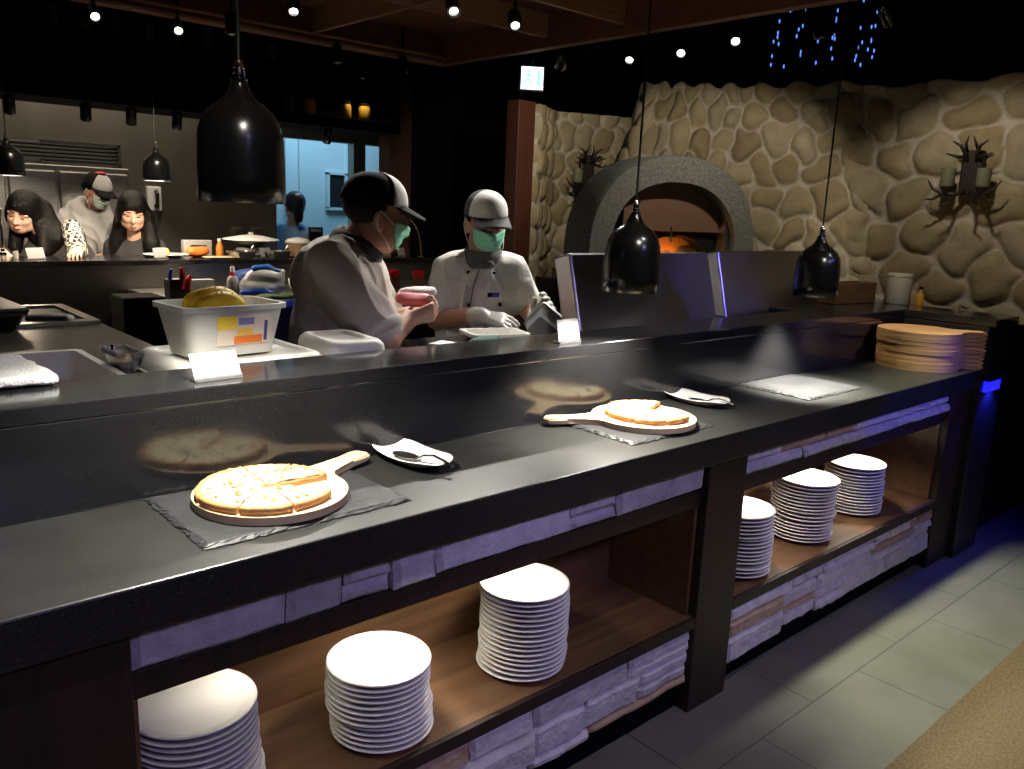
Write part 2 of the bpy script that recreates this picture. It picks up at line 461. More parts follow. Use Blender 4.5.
bm = B(); box(bm, X0, X1, Y1 - .014, Y1 - .002, 2.352, 2.366); box(bm, X0, X1, Y1 - .05, Y1 - .04, 2.38, 2.392); struct(obj('trim_8', bm, M_batten))

# ------------------------------------------------------------ river stone walls
def stones(U, V, sp, asp, seed):
    rs = np.random.RandomState(seed)
    nu = int((U.max() - U.min()) / (sp * asp)) + 4; nv = int((V.max() - V.min()) / sp) + 4
    s = []
    for i in range(nu):
        for j in range(nv):
            s.append((U.min() + (i - 1.2 + .5 * (j % 2) + rs.uniform(-.27, .27)) * sp * asp, V.min() + (j - 1.2 + rs.uniform(-.27, .27)) * sp))
    s = np.array(s); w = rs.uniform(-.25, .25, len(s)) * sp * sp * .35
    P = np.stack([U, V], -1)
    # gentle warping so the joints are not straight
    P = P + .014 * np.stack([np.sin(V * 31 + U * 9), np.sin(U * 27 - V * 13)], -1)
    A = np.array([1 / asp, 1.0])
    d = ((P[:, None, :] - s[None]) * A); d2 = (d ** 2).sum(-1) - w[None]
    o = np.argsort(d2, 1)[:, :7]
    r = np.arange(len(P))
    kq = .085 * sp; acc = np.zeros(len(P))
    for kk in range(1, 7):
        a, b = s[o[:, 0]] * A, s[o[:, kk]] * A
        acc += np.exp(-(d2[r, o[:, kk]] - d2[r, o[:, 0]]) / (2 * np.linalg.norm(a - b, axis=1) + 1e-6) / kq)
    e = -kq * np.log(acc) - .006 * sp
    t = np.clip(e / (.34 * sp), 0, 1)
    big = rs.uniform(.6, 1.25, len(s))[o[:, 0]]
    h = (.006 * np.clip(e / .006, 0, 1) + .030 * (1 - (1 - t) ** 2.4)) * big * (sp / .19)
    tan = np.array([.345, .285, .175]); tan2 = np.array([.30, .24, .135]); tan3 = np.array([.36, .31, .21]); gro = np.array([.47, .43, .37])
    q = rs.uniform(0, 1, len(s))[o[:, 0]]
    base = np.where(q[:, None] < .4, tan, np.where(q[:, None] < .7, tan2, tan3)) * rs.uniform(.85, 1.1, len(s))[o[:, 0]][:, None]
    f = np.clip(e / .006, 0, 1)[:, None]
    return h, base * f + gro * (1 - f)

def stone_sheet(name, path_fn, nu, nv, lenu, lenv, sp, asp, seed, thick=.12):
    """path_fn(a, b) -> point, with a and b in 0..1; displaced along the surface normal"""
    a = np.linspace(0, 1, nu); b = np.linspace(0, 1, nv)
    P = np.array([[path_fn(x, y) for y in b] for x in a])
    du = np.gradient(P, axis=0); dv = np.gradient(P, axis=1)
    Nn = np.cross(du, dv); Nn /= np.linalg.norm(Nn, axis=-1, keepdims=True)
    U, V = np.meshgrid(a * lenu, b * lenv, indexing='ij')
    h, c = stones(U.ravel(), V.ravel(), sp, asp, seed)
    Q = P + Nn * h.reshape(nu, nv, 1)
    idx = np.arange(nu * nv).reshape(nu, nv)
    F = np.stack([idx[:-1, :-1], idx[1:, :-1], idx[1:, 1:], idx[:-1, 1:]], -1).reshape(-1, 4)
    rim = np.concatenate([idx[:, 0], idx[-1, 1:], idx[-2::-1, -1], idx[0, -2:0:-1]])
    back = (P - Nn * thick).reshape(-1, 3)[rim]; nb_ = nu * nv + np.arange(len(rim))
    F = np.concatenate([F, np.stack([rim, nb_, np.roll(nb_, -1), np.roll(rim, -1)], -1)])
    me = np_mesh(name, np.concatenate([Q.reshape(-1, 3), back]), F, np.concatenate([c, c[rim]]))
    for p in me.polygons: p.use_smooth = True
    me.materials.append(M_stone)
    o = bpy.data.objects.new(name, me); COL.objects.link(o)
    return o

# right wall, plane x = 4.35, seen from -x
o = stone_sheet('wall_right', lambda a, b: (4.36, 2.25 - 2.25 * a, 1.075 + 1.115 * b + .012 * math.sin(a * 40)), 190, 110, 2.25, 1.115, .20, 1.08, 3)
struct(o, 'river stone wall with the antler candle sconce', 'wall')
# back left wall, slightly concave in plan
def backwall(a, b):
    pts = [(3.93, 4.22), (4.28, 4.42), (5.25, 4.05)]
    L0 = .32
    if a < L0: t = a / L0; x = pts[0][0] + (pts[1][0] - pts[0][0]) * t; y = pts[0][1] + (pts[1][1] - pts[0][1]) * t
    else: t = (a - L0) / (1 - L0); x = pts[1][0] + (pts[2][0] - pts[1][0]) * t; y = pts[1][1] + (pts[2][1] - pts[1][1]) * t
    return (x, y, .95 + 1.24 * b)
o = stone_sheet('wall_corner', backwall, 110, 95, 1.44, 1.24, .185, .72, 5)
struct(o, 'river stone wall behind the cooks left of the pizza oven', 'wall')

# dark end wall beyond the posts
struct(obj('wall_kitchen_end', box(B(), 3.61, 5.6, 5.45, 5.55, 0, 3.05), M_void))

# ------------------------------------------------------------ kitchen back wall
def back_wall():
    bm = B(); box(bm, -1.5, 3.2, 6.6, 6.68, 0, 2.5)
    box(bm, 3.2, 4.9, 6.6, 6.68, 2.0, 2.5); box(bm, 3.93, 4.05, 6.58, 6.68, 0, 2.0); box(bm, 4.28, 4.9, 6.6, 6.68, 0, 2.0)
    return bm
struct(obj('wall_kitchen', back_wall(), M_steelwall), 'brushed steel rear wall of the kitchen', 'wall')
M_corr = mat('corridor_paint', (.62, .66, .68, 1), .6)
bm = B(); box(bm, 2.6, 6.2, 8.3, 8.36, 0, 3); box(bm, 2.6, 2.66, 6.7, 8.3, 0, 3); box(bm, 6.2, 6.26, 6.7, 8.3, 0, 3)
struct(obj('wall_corridor', bm, M_corr), 'pale corridor wall seen through the kitchen doorway', 'wall')
bm = B(); box(bm, 4.12, 4.16, 8.26, 8.3, 0, 2.6); box(bm, 4.28, 4.31, 8.27, 8.3, 0, 2.6); box(bm, 4.86, 4.9, 8.26, 8.3, 0, 2.6)
struct(obj('trim_9', bm, M_corr), 'vertical pipe casing on the corridor wall', 'trim')
w = obj('window_1', box(box(box(box(B(), 4.60, 4.63, 8.25, 8.30, 1.42, 1.80), 4.82, 4.85, 8.25, 8.3, 1.42, 1.80), 4.6, 4.85, 8.25, 8.3, 1.78, 1.81), 4.6, 4.85, 8.25, 8.3, 1.4, 1.43), M_corr)
struct(w, 'small window frame on the corridor wall', 'window')
obj('window_pane', box(B(), 4.63, 4.82, 8.275, 8.29, 1.43, 1.78), M_blackplastic, w)
lamp('AREA', 'corridor_light', (4.3, 7.4, 2.85), 30, (.34, .72, 1.0), (4.5, 8.0, 1.2), rect=(1.4, .8))
# posts
struct(obj('trim_10', box(B(), 3.45, 3.64, 5.27, 5.42, 0, 3.05, .004), M_postwood), 'red brown timber post at the end of the kitchen pass', 'post')
struct(obj('trim_11', box(B(), 3.76, 3.91, 4.22, 4.34, 0, 2.2, .004), M_postwood), 'red brown timber post beside the corner stone wall', 'post')

# black display shelf hanging over the kitchen pass (open to the front, jars inside)
t = thing('hanging_shelf', 'long black wall shelf hung over the kitchen pass, holding jars', 'shelf', (1.2, 5.1, 1.98))
obj('shelf_board', box(B(), -3.6, 2.22, 0, .40, 0, .07, .004), M_void, t)
obj('shelf_board', box(B(), -3.6, 2.22, .04, .40, .34, .37, .004), M_void, t)
obj('back_panel', box(B(), -3.6, 2.22, .40, .42, 0, 1.05), M_void, t)
obj('end_panel', box(B(), 2.2, 2.22, 0, .4, 0, 1.05), M_void, t)
M_jar = mat('jar_glass', (.75, .75, .7, 1), .08, trans=.7)
M_jarfill = mat('jar_amber_contents', (.75, .42, .05, 1), .5)
M_jargrey = mat('jar_dark_contents', (.10, .09, .08, 1), .6)
def jar(x, y, z, fill, label, s=1.0):
    t = thing('storage_jar', label, 'jar', (x, y, z), 0, 'jars on the hanging shelf')
    obj('glass', lathe(B(), [(.036 * s, 0), (.04 * s, .006), (.04 * s, .085 * s), (.032 * s, .1 * s)], 20), M_jar if fill is None else fill, t, auto=40)
    obj('lid', lathe(B(), [(.034 * s, .1 * s), (.035 * s, .104 * s), (.035 * s, .118 * s), (.032 * s, .12 * s)], 20), M_blackplastic, t, auto=40)
for x, f, lb in ((2.62, M_jargrey, 'dark jar, leftmost of the four on the lower hanging shelf'), (2.77, M_jarfill, 'faintly lit jar beside the dark one on the hanging shelf'),
                 (3.04, M_jarfill, 'amber jar, second from the timber post on the hanging shelf'), (3.19, M_jarfill, 'brightest amber jar, nearest the timber post on the hanging shelf')):
    jar(x, 5.2, 2.052, f, lb)
ords = ['first', 'second', 'third', 'fourth', 'fifth', 'sixth', 'seventh', 'eighth', 'ninth', 'tenth', 'eleventh', 'twelfth', 'thirteenth', 'fourteenth', 'fifteenth', 'sixteenth', 'seventeenth', 'eighteenth', 'nineteenth', 'twentieth']
for i, x in enumerate((1.25, 1.42, 1.58, 1.76, 1.9, 2.1, 2.3, 2.52)):
    jar(x, 5.24, 2.352, M_jargrey, 'dim jar, %s from the kitchen side end on the upper hanging shelf' % ords[i])
lamp('SPOT', 'jar_light', (3.14, 5.12, 2.33), 4, (1, .85, .5), (3.14, 5.22, 2.05), size=.01, angle=100)

# ------------------------------------------------------------ louvred hood, cold cupboard, phone on the kitchen wall
t = thing('vent_louvre', 'dark slatted vent grille on the steel kitchen wall', 'vent', (1.45, 6.6, 1.67))
obj('frame', box(box(box(B(), 0, .52, -.05, 0, 0, .02), 0, .52, -.05, 0, .14, .16), .5, .52, -.05, 0, 0, .16), M_steelpanel, t)
for k in range(5):
    obj('slat', box(B(), -.35, .5, -.006, .006, -.02, .02, M=T(0, -.03, .025 + .026 * k, 0, .7)), M_blackplastic, t)
t = thing('steel_fridge', 'tall steel fridge with two doors behind the women', 'fridge', (1.05, 6.28, 0))
obj('body', box(B(), -.6, .90, .04, .31, 0, 1.66, .006), M_steel, t)
for k, (a, b) in enumerate(((-.58, .12), (.14, .42), (.44, .88))):
    d = obj('door', box(B(), a, b, 0, .035, .08, 1.62, .008), M_steel, t)
    obj('handle', tube(B(), [(b - .05, 0, .9), (b - .05, -.04, .93), (b - .05, -.04, 1.36), (b - .05, 0, 1.39)], .009), M_chrome, d)
t = thing('wall_intercom', 'white wall box with dark receiver and hanging cable', 'telephone', (2.2, 6.6, 1.46))
obj('case', box(B(), -.05, .05, -.04, 0, -.09, .09, .006), M_white, t)
obj('receiver', tube(B(), [(.008, -.045, .06), (.012, -.06, .04), (.012, -.055, -.03), (.008, -.045, -.06)], [.016, .014, .013, .02]), M_blackplastic, t)
obj('cable', tube(B(), [(-.02, -.02, -.09), (-.06, -.02, -.2), (0, -.02, -.27), (.04, -.02, -.15), (.05, -.02, -.09)], .006), M_blackplastic, t)
t = tag(obj('switch_box', box(B(), -.04, .04, -.03, 0, -.03, .03, .004), M_steel, loc=(2.85, 6.6, 1.22)), 'small metal switch box on the kitchen wall', 'switch')
tag(obj('switch_box', box(B(), -.04, .04, -.03, 0, -.03, .03, .004), M_steel, loc=(3.02, 6.6, 1.22)), 'second small switch box nearer the doorway', 'switch')
t = thing('kitchen_range', 'black cooking range standing along the steel kitchen wall', 'cooker', (2.68, 6.3, 0))
obj('body', box(B(), -.65, .55, -.02, .29, 0, 1.02, .01), M_blackplastic, t)
obj('hob', box(B(), -.63, .53, 0, .27, 1.02, 1.035, .004), M_steelpanel, t)
for k in range(4): obj('knob', cyl(B(), (-.4 + .25 * k, -.02, .93), (-.4 + .25 * k, -.05, .93), .02), M_chrome, t)

# =================================================================== the buffet counter
obj_top = B(); box(obj_top, -.95, 3.925, 1.26, 1.6445, .818, .90, .004)
tag(obj('buffet_worktop', obj_top, M_gran_top), 'long black granite buffet worktop carrying the pizzas', 'worktop')
t = thing('raised_ledge', 'black polished granite ledge raised behind the buffet worktop', 'ledge', (0, 1.645, .0))
obj('backsplash', box(B(), -.95, 3.925, 0, .03, .82, 1.08, .002), M_gran_gloss, t)
bm = B(); box(bm, -.95, 4.21, 0, .21, 1.08, 1.115, .003)
box(bm, 3.30, 4.34, .2095, .33, 1.08, 1.1148, .003)
box(bm, 3.93, 4.21, -.40, .001, 1.08, 1.1152, .003)
obj('ledge_top', bm, M_gran_gloss, t)
M_pier = mat('pier_black', (.02, .02, .022, 1), .35)
t = thing('end_pier', 'glossy black end block of the counter with a blue reflection built as a glowing bar', 'pier', (4.02, 1.2, 0))
obj('body', box(B(), -.088, .185, .07, .65, 0, 1.079, .004), M_pier, t)
M_bluereflect = mat('blue_reflection_glow', (.02, .02, .3, 1), .4, emit=(.01, .01, 1, 1), estr=2.2)
lt = obj('reflection_bar', box(B(), -.05, .12, .056, .08, .785, .835, .003), M_bluereflect, t)  # glowing bar added for the blue reflection on the black face
obj('hood', box(B(), -.055, .125, .046, .08, .836, .842, .001), M_black, t)  # cover of the added glowing bar
lamp('SPOT', 'reflection_lamp', (4.05, 1.225, .80), 6, (.02, .03, 1), (4.05, 1.28, .62), size=.02, angle=120)  # lamp added for the blue glow below the bar
tag(obj('low_cupboard', box(B(), 4.22, 5.2, 1.34, 1.6, 0, 1.06, .006), M_blackpaint), 'black cupboard below the stone wall at the counter end', 'cupboard')

# split-stone cladding blocks
def cladding(x0, x1, z0, z1, y, seed, rag=0.02, row=.07):
    rs = random.Random(seed); V = []; F = []; C = []
    z = z1; rows = []
    while z - z0 > .02:
        hgt = min(z - z0, row * rs.uniform(.65, 1.5))
        if z - hgt - z0 < .02: hgt = z - z0
        rows.append((z - hgt, z)); z -= hgt
    for ri, (a, b) in enumerate(rows):
        x = x0
        while x < x1 - .01:
            w = rs.uniform(.09, .42)
            if x + w > x1 - .06: w = x1 - x
            if rs.random() < .3 and b - a > .05:
                c = a + (b - a) * rs.uniform(.35, .65); parts = [(x, x + w, a, c), (x, x + w, c, b)]
            else: parts = [(x, x + w, a, b)]
            for (p, q, c, d) in parts:
                last = ri == len(rows) - 1 and abs(c - a) < 1e-6
                lift = rs.uniform(-rag, rag * .3) if last else 0
                dep = rs.uniform(0, .005) if rs.random() < .7 else rs.uniform(.008, .018); t1 = rs.uniform(-.003, .003); t2 = rs.uniform(-.004, .004)
                nx = max(3, int((q - p) / .012)); nz_ = max(3, int((d - c) / .010))
                col = (.70, .68, .66) if rs.random() < .86 else (.50, .36, .22)
                k = rs.uniform(.85, 1.05); col = tuple(v * k for v in col)
                g = rs.uniform(.0008, .003); st = len(V)
                sk = rs.uniform(-.015, .015)
                for i in range(nx + 1):
                    for j in range(nz_ + 1):
                        u = i / nx; v = j / nz_
                        X = p + g + (q - p - 2 * g) * u + (v - .5) * sk * (0 if (p == x0 or q >= x1 - .001) else 1)
                        Z = c + g + (d - c - 2 * g) * v + (lift * (1 - v))
                        nn = noise.noise(Vector((X * 12, Z * 12, seed))) * .006 + noise.noise(Vector((X * 45, Z * 45, seed + 3))) * .0022
                        edge = min(u, 1 - u, v, 1 - v)
                        ee = min(min(u, 1 - u) * (q - p), min(v, 1 - v) * (d - c))
                        Y = y + .018 - dep + (u - .5) * t1 + (v - .5) * t2 + nn + (.012 if ee < .001 else 0)
                        if v == 0 and lift: Z += noise.noise(Vector((X * 30, seed, 0))) * .012
                        V.append((X, Y, Z)); C.append(col)
                n1 = nz_ + 1
                for i in range(nx):
                    for j in range(nz_):
                        a_ = st + i * n1 + j; F.append((a_, a_ + n1, a_ + n1 + 1, a_ + 1))
                # side skirts
                rim = [st + i * n1 for i in range(nx + 1)] + [st + nx * n1 + j for j in range(1, nz_ + 1)] + [st + i * n1 + nz_ for i in range(nx - 1, -1, -1)] + [st + j for j in range(nz_ - 1, 0, -1)]
                s2 = len(V)
                for r_ in rim: V.append((V[r_][0], y + .05, V[r_][2])); C.append(col)
                L = len(rim)
                for r_ in range(L): F.append((rim[r_], s2 + r_, s2 + (r_ + 1) % L, rim[(r_ + 1) % L]))
            x += w
    return np_mesh('stone_cladding', V, F, np.array(C))

def cabinet(label, bx0, bx1, posts, seed):
    t = thing('display_cabinet', label, 'cabinet', ((bx0 + bx1) / 2, 1.3, 0)); cx = (bx0 + bx1) / 2
    for a, b in posts: obj('post', box(B(), a - cx, b - cx, 0, .36, 0, .817, .003), M_darkwood, t)
    a, b = bx0 - cx, bx1 - cx
    obj('shelf', box(B(), a + .001, b - .001, .015, .355, .285, .32, .002), M_shelfwood, t)
    obj('shelf_edge', box(B(), a + .001, b - .001, .0, .0145, .285, .32, .002), M_darkwood, t)
    obj('back_panel', box(B(), a + .001, b - .001, .345, .36, .321, .80, 0), M_shelfwood, t)
    obj('side_panel', box(B(), a + .001, a + .014, .03, .344, .321, .70), M_shelfwood, t)
    obj('side_panel', box(B(), b - .014, b - .001, .03, .344, .321, .70), M_shelfwood, t)
    obj('rail', box(B(), a + .001, b - .001, .022, .05, .668, .72, .002), M_darkwood, t)
    obj('top_panel', box(B(), a + .001, b - .001, .052, .344, .72, .735), M_darkwood, t)
    obj('toe_shade_panel', box(B(), a, b, .05, .07, 0, .285), M_void, t)  # matt black, set forward to stand for the shade under the cladding
    obj('backing_strip', box(B(), a, b, .03, .05, .10, .284), M_void, t)
    for z0, z1, rg, sd in ((.722, .816, .0, seed), (.10, .284, .02, seed + 1)):
        o = obj('stone_cladding', cladding(a + .004, b - .004, z0, z1, -.006, sd, rg, .085 if z1 > .5 else .07), M_ledge, t)
    return t
CA = cabinet('open wooden plate cabinet nearer the camera holding three plate stacks', .364, 1.955, ((-.95, .364), (1.955, 2.15)), 11)
CB = cabinet('open wooden plate cabinet at the far end holding three plate stacks', 2.15, 3.71, ((3.71, 3.922),), 31)
M_led = mat('shelf_led', (1, 1, 1, 1), .5, emit=(1, .9, .72, 1), estr=6)
def puck(cabt, x, e, label=None):
    lx = x - cabt.location.x
    o = obj('puck_light', cyl(B(), (lx, .15, .712), (lx, .15, .7195), .028), M_led, cabt)
    lamp('SPOT', 'puck_lamp', (x, 1.45, .705), e, (1, .92, .78), (x, 1.44, .3), size=.03, angle=130, blend=.9)
puck(CA, .60, 1.7); puck(CA, .98, 10.0); puck(CA, 1.33, 8.0)
puck(CB, 2.46, 9.0); puck(CB, 2.86, 16.0); puck(CB, 3.27, 15.0)

# plates
def plate_mesh(r=.1175):
    return lathe(B(), [(0.0001, .002), (r * .60, .002), (r * .63, 0), (r * .66, .002), (r * .85, .008), (r * .985, .0155), (r, .0175), (r * .995, .0195), (r * .96, .0195), (r * .83, .0125), (r * .70, .0075), (.0001, .0065)], 56, cap0=False, cap1=False)
bm = plate_mesh(); finish(bm, True); pm = bpy.data.meshes.new('plate'); bm.to_mesh(pm); bm.free(); pm.materials.append(M_ceramic)
def stack(x, y, n, where, seed, pitch=.0135, z0=.3205):
    rs = random.Random(seed)
    dx = dy = 0
    for i in range(n):
        o = bpy.data.objects.new('plate', pm); COL.objects.link(o)
        if rs.random() < .25: dx, dy = rs.uniform(-.010, .010), rs.uniform(-.008, .008)
        o.location = (x + dx + rs.uniform(-.002, .002), y + dy + rs.uniform(-.002, .002), z0 + i * pitch)
        o.rotation_euler = (0, 0, rs.uniform(0, 6))
        k = n - 1 - i
        lab = ('topmost white plate' if k == 0 else 'bottom white plate' if i == 0 else 'white plate %s from the top' % ords[k]) + ' of the ' + where
        tag(o, lab, 'plate', 'plates of the ' + where)
stack(.512, 1.43, 17, 'stack beside the broad post', 1)
stack(.928, 1.43, 13, 'short stack in the near cabinet', 2)
stack(1.364, 1.44, 17, 'tall stack in the near cabinet', 3)
stack(2.37, 1.44, 16, 'stack half hidden by the centre post', 4)
stack(2.826, 1.46, 17, 'middle stack in the far cabinet', 5)
stack(3.28, 1.48, 15, 'last stack in the far cabinet', 6)

# =================================================================== food and tableware on the worktop
def slate(x0, x1, y0, y1, label, seed):
    rs = random.Random(seed); w, d = x1 - x0, y1 - y0; t = bmesh.new()
    per = []
    n = 34
    for (ax, ay), (bx, by) in (((0, 0), (1, 0)), ((1, 0), (1, 1)), ((1, 1), (0, 1)), ((0, 1), (0, 0))):
        for k in range(n):
            per.append(((ax + (bx - ax) * k / n) * w - w / 2, (ay + (by - ay) * k / n) * d - d / 2))
    rings = []
    for inset, z, j in ((.0, 0, .002), (0, .002, .003), (.004, .0042, .003), (.009, .0065, .0035), (.013, .0072, .002)):
        rr = []
        for (px, py) in per:
            sx = (px / (w / 2)); sy = (py / (d / 2))
            q = Vector((px * (1 - inset / (w / 2)), py * (1 - inset / (d / 2)), z))
            q.x += rs.uniform(-j, j) * (abs(sx) > .9); q.y += rs.uniform(-j, j) * (abs(sy) > .9)
            rr.append(t.verts.new(q))
        rings.append(rr)
    L = len(per)
    for a, b in zip(rings, rings[1:]):
        for k in range(L): t.faces.new((a[k], a[(k + 1) % L], b[(k + 1) % L], b[k]))
    t.faces.new(rings[0][::-1]); t.faces.new(rings[-1])
    o = obj('slate_board', t, M_slate, loc=((x0 + x1) / 2, (y0 + y1) / 2, .9005))
    return tag(o, label, 'slate', 'slates on the buffet worktop')
slate(.50, .93, 1.33, 1.635, 'grey slate with chipped edge under the pizza nearest the camera', 1)
slate(1.645, 2.0, 1.335, 1.615, 'grey slate under the pizza board with handle at left', 2)
slate(2.59, 2.97, 1.355, 1.645, 'empty grey slate lit by the far pendant lamp', 3)

def paddle_outline(r, hl, hw, n=48):
    out = []; a0 = math.asin(min(.99, hw * 1.5 / r))
    for k in range(n + 1):
        a = a0 + (2 * PI - 2 * a0) * k / n
        out.append((r * math.cos(a), r * math.sin(a)))
    xs = r * math.cos(a0)
    for fx, fy in ((.12, 1.15), (.3, .85), (.6, .8), (.85, 1.0), (.96, .85), (1.0, .4)):
        out.append((xs + hl * fx, -hw * fy))
    for fx, fy in ((1.0, .4), (.96, .85), (.85, 1.0), (.6, .8), (.3, .85), (.12, 1.15)):
        out.append((xs + hl * fx, hw * fy))
    return out
def paddle(x, y, z, rz, r, hl, hw, th, m, label, group):
    o = obj('pizza_board', prism(B(), paddle_outline(r, hl, hw), 0, th, .0055 if th > .017 else .004), m, loc=(x, y, z), rot=(0, 0, rz), auto=35)
    return tag(o, label, 'board', group)
paddle(.70, 1.488, .9085, math.radians(24), .152, .175, .027, .016, M_boardwood, 'round wooden pizza board with handle pointing at the white dish', 'pizza boards on the slates')
paddle(1.855, 1.478, .9085, math.radians(152), .152, .155, .027, .016, M_boardwood, 'round wooden pizza board with handle pointing left over the slate', 'pizza boards on the slates')
for i in range(9):
    rs = random.Random(90 + i)
    k = 8 - i
    paddle(3.70 + rs.uniform(-.003, .003), 1.47 + rs.uniform(-.003, .003), .9005 + i * .0178, math.radians(-43.5) + rs.uniform(-.02, .02), .168, .125, .04, .0176, M_oldboard,
           ('topmost wooden board' if k == 0 else 'bottom wooden board' if i == 0 else 'wooden board %s from the top' % ords[k]) + ' of the stack at the counter end', 'stacked wooden pizza boards')

def pizza(x, y, z, rz, r, missing, label):
    t = thing('pizza', label, 'pizza', (x, y, z), rz, 'pizzas on the buffet worktop')
    n = 8
    for s in range(n):
        if s in missing: continue
        rs = random.Random(s + int(x * 100))
        a0, a1 = 2 * PI * s / n + .012, 2 * PI * (s + 1) / n - .012
        ox, oy = .004 * math.cos((a0 + a1) / 2), .004 * math.sin((a0 + a1) / 2)
        tb = bmesh.new(); na = 12
        radii = [.004, .2, .5, .8, .88, .94, .98, 1.0, 1.0, .985]
        hs = [.013, .013, .013, .013, .0142, .016, .0158, .013, .005, 0]
        cols = []
        for q in range(na + 1):
            a = a0 + (a1 - a0) * q / na
            wob = 1 + .012 * math.sin(a * 5 + x) 
            cols.append([tb.verts.new((ox + r * wob * f * math.cos(a), oy + r * wob * f * math.sin(a), h + (rs.uniform(-.0012, .0012) if 1 < i < 8 else 0))) for i, (f, h) in enumerate(zip(radii, hs))] + [tb.verts.new((ox + .004 * r * math.cos(a), oy + .004 * r * math.sin(a), 0))])
        for c0, c1 in zip(cols, cols[1:]):
            L = len(c0)
            for i in range(L): tb.faces.new((c0[i], c1[i], c1[(i + 1) % L], c0[(i + 1) % L]))
        tb.faces.new(cols[0][::-1]); tb.faces.new(cols[-1])
        bmesh.ops.remove_doubles(tb, verts=tb.verts, dist=1e-6)
        sl = obj('slice', tb, M_crust, t, smooth=True)
        # melted topping sheet
        tb = bmesh.new(); nr = 9; na = 14; g = []
        for i in range(nr + 1):
            f = .04 + .91 * i / nr; row = []
            for q in range(na + 1):
                a = a0 + .015 / max(f, .1) * 0 + (a1 - a0) * q / na
                rr = f * r * (1 + (.03 * math.sin(a * 23 + s) if i == nr else 0))
                zz = .0142 + .004 * noise.noise(Vector((rr * math.cos(a) * 45, rr * math.sin(a) * 45, x))) + (.003 if i not in (0, nr) else -.002)
                row.append(tb.verts.new((ox + rr * math.cos(a), oy + rr * math.sin(a), zz)))
            g.append(row)
        for ra, rb in zip(g, g[1:]):
            for q in range(na): tb.faces.new((ra[q], ra[q + 1], rb[q + 1], rb[q]))
        c = obj('cheese', tb, M_cheese, sl, smooth=True)
        sm = c.modifiers.new('t', 'SOLIDIFY'); sm.thickness = .003; sm.offset = -1
        tb = B()
        for q in range(7):
            f = rs.uniform(.2, .82); a = rs.uniform(a0 + .06, a1 - .06)
            ball(tb, (ox + f * r * math.cos(a), oy + f * r * math.sin(a), .0175), (rs.uniform(.004, .010), rs.uniform(.003, .006), .0018), 8, Matrix.Rotation(rs.uniform(0, 3), 4, 'Z'))
        o = obj('topping', tb, M_top, sl, smooth=True); o['kind'] = 'stuff'
    return t
pizza(.688, 1.485, .925, math.radians(-48), .131, (0,), 'cheese pizza nearest the camera with one wedge missing')
pizza(1.868, 1.475, .925, math.radians(20), .122, (6, 7), 'smaller cheese pizza on the board with handle at left')

def dish(x, y, rz, label):
    """rounded square porcelain dish with two raised pointed corners"""
    tb = bmesh.new(); n = 48; rings = []
    def sq(a, s, p=3.2):
        c, d = math.cos(a), math.sin(a)
        q = (abs(c) ** p + abs(d) ** p) ** (-1 / p)
        return s * q * c, s * q * d
    for s, z, lift in ((.042, 0, 0), (.046, .003, 0), (.062, .012, .0), (.080, .019, .005), (.0825, .0205, .006), (.081, .022, .006), (.074, .0195, .004), (.058, .011, 0), (.044, .0065, 0), (.001, .006, 0)):
        rr = []
        for k in range(n):
            a = 2 * PI * k / n
            X, Y = sq(a, s)
            cr = abs(math.sin(2 * a)) ** 3
            rr.append(tb.verts.new((X * .74, Y * 1.38, z + lift * cr)))
        rings.append(rr)
    for a, b in zip(rings, rings[1:]):
        for k in range(n): tb.faces.new((a[k], a[(k + 1) % n], b[(k + 1) % n], b[k]))
    tb.faces.new(rings[0][::-1]); tb.faces.new(rings[-1])
    return tag(obj('serving_dish', tb, M_ceramic, loc=(x, y, .9005), rot=(0, 0, rz), smooth=True), label, 'dish', 'white dishes for the pizza servers')
dish(1.085, 1.55, .06, 'small white dish holding a dark spoon beside the near pizza')
dish(2.215, 1.555, .06, 'small white dish beyond the pizza on the far board')
def server(x, y, z, rz, label):
    t = thing('serving_spoon', label, 'spoon', (x, y, z), rz, 'serving spoons')
    M_dk = M_black
    tb = bmesh.new(); n = 20; rings = []
    for f, zz in ((1, .004), (.8, .001), (.4, -.001), (.02, -.0015)):
        rings.append([tb.verts.new((.0 + .042 * f * math.cos(2 * PI * k / n), .021 * f * math.sin(2 * PI * k / n) , zz)) for k in range(n)])
    for a, b in zip(rings, rings[1:]):
        for k in range(n): tb.faces.new((a[k], a[(k + 1) % n], b[(k + 1) % n], b[k]))
    tb.faces.new(rings[-1])
    o = obj('bowl', tb, M_steelpanel, t, smooth=True); s = o.modifiers.new('t', 'SOLIDIFY'); s.thickness = .0015
    obj('handle', tube(B(), [(.04, 0, .004), (.06, 0, .016), (.09, 0, .0225), (.12, 0, .018), (.15, 0, .01)], [.004, .004, .0035, .004, .0045]), M_chrome, t)
    return t
server(1.075, 1.56, .911, math.radians(-80), 'dark serving spoon lying in the small dish beside the near pizza')
sv = server(2.21, 1.54, .911, math.radians(-80), 'serving spoon lying in the dish beyond the far board')
sv.scale = (.8, .8, .8)

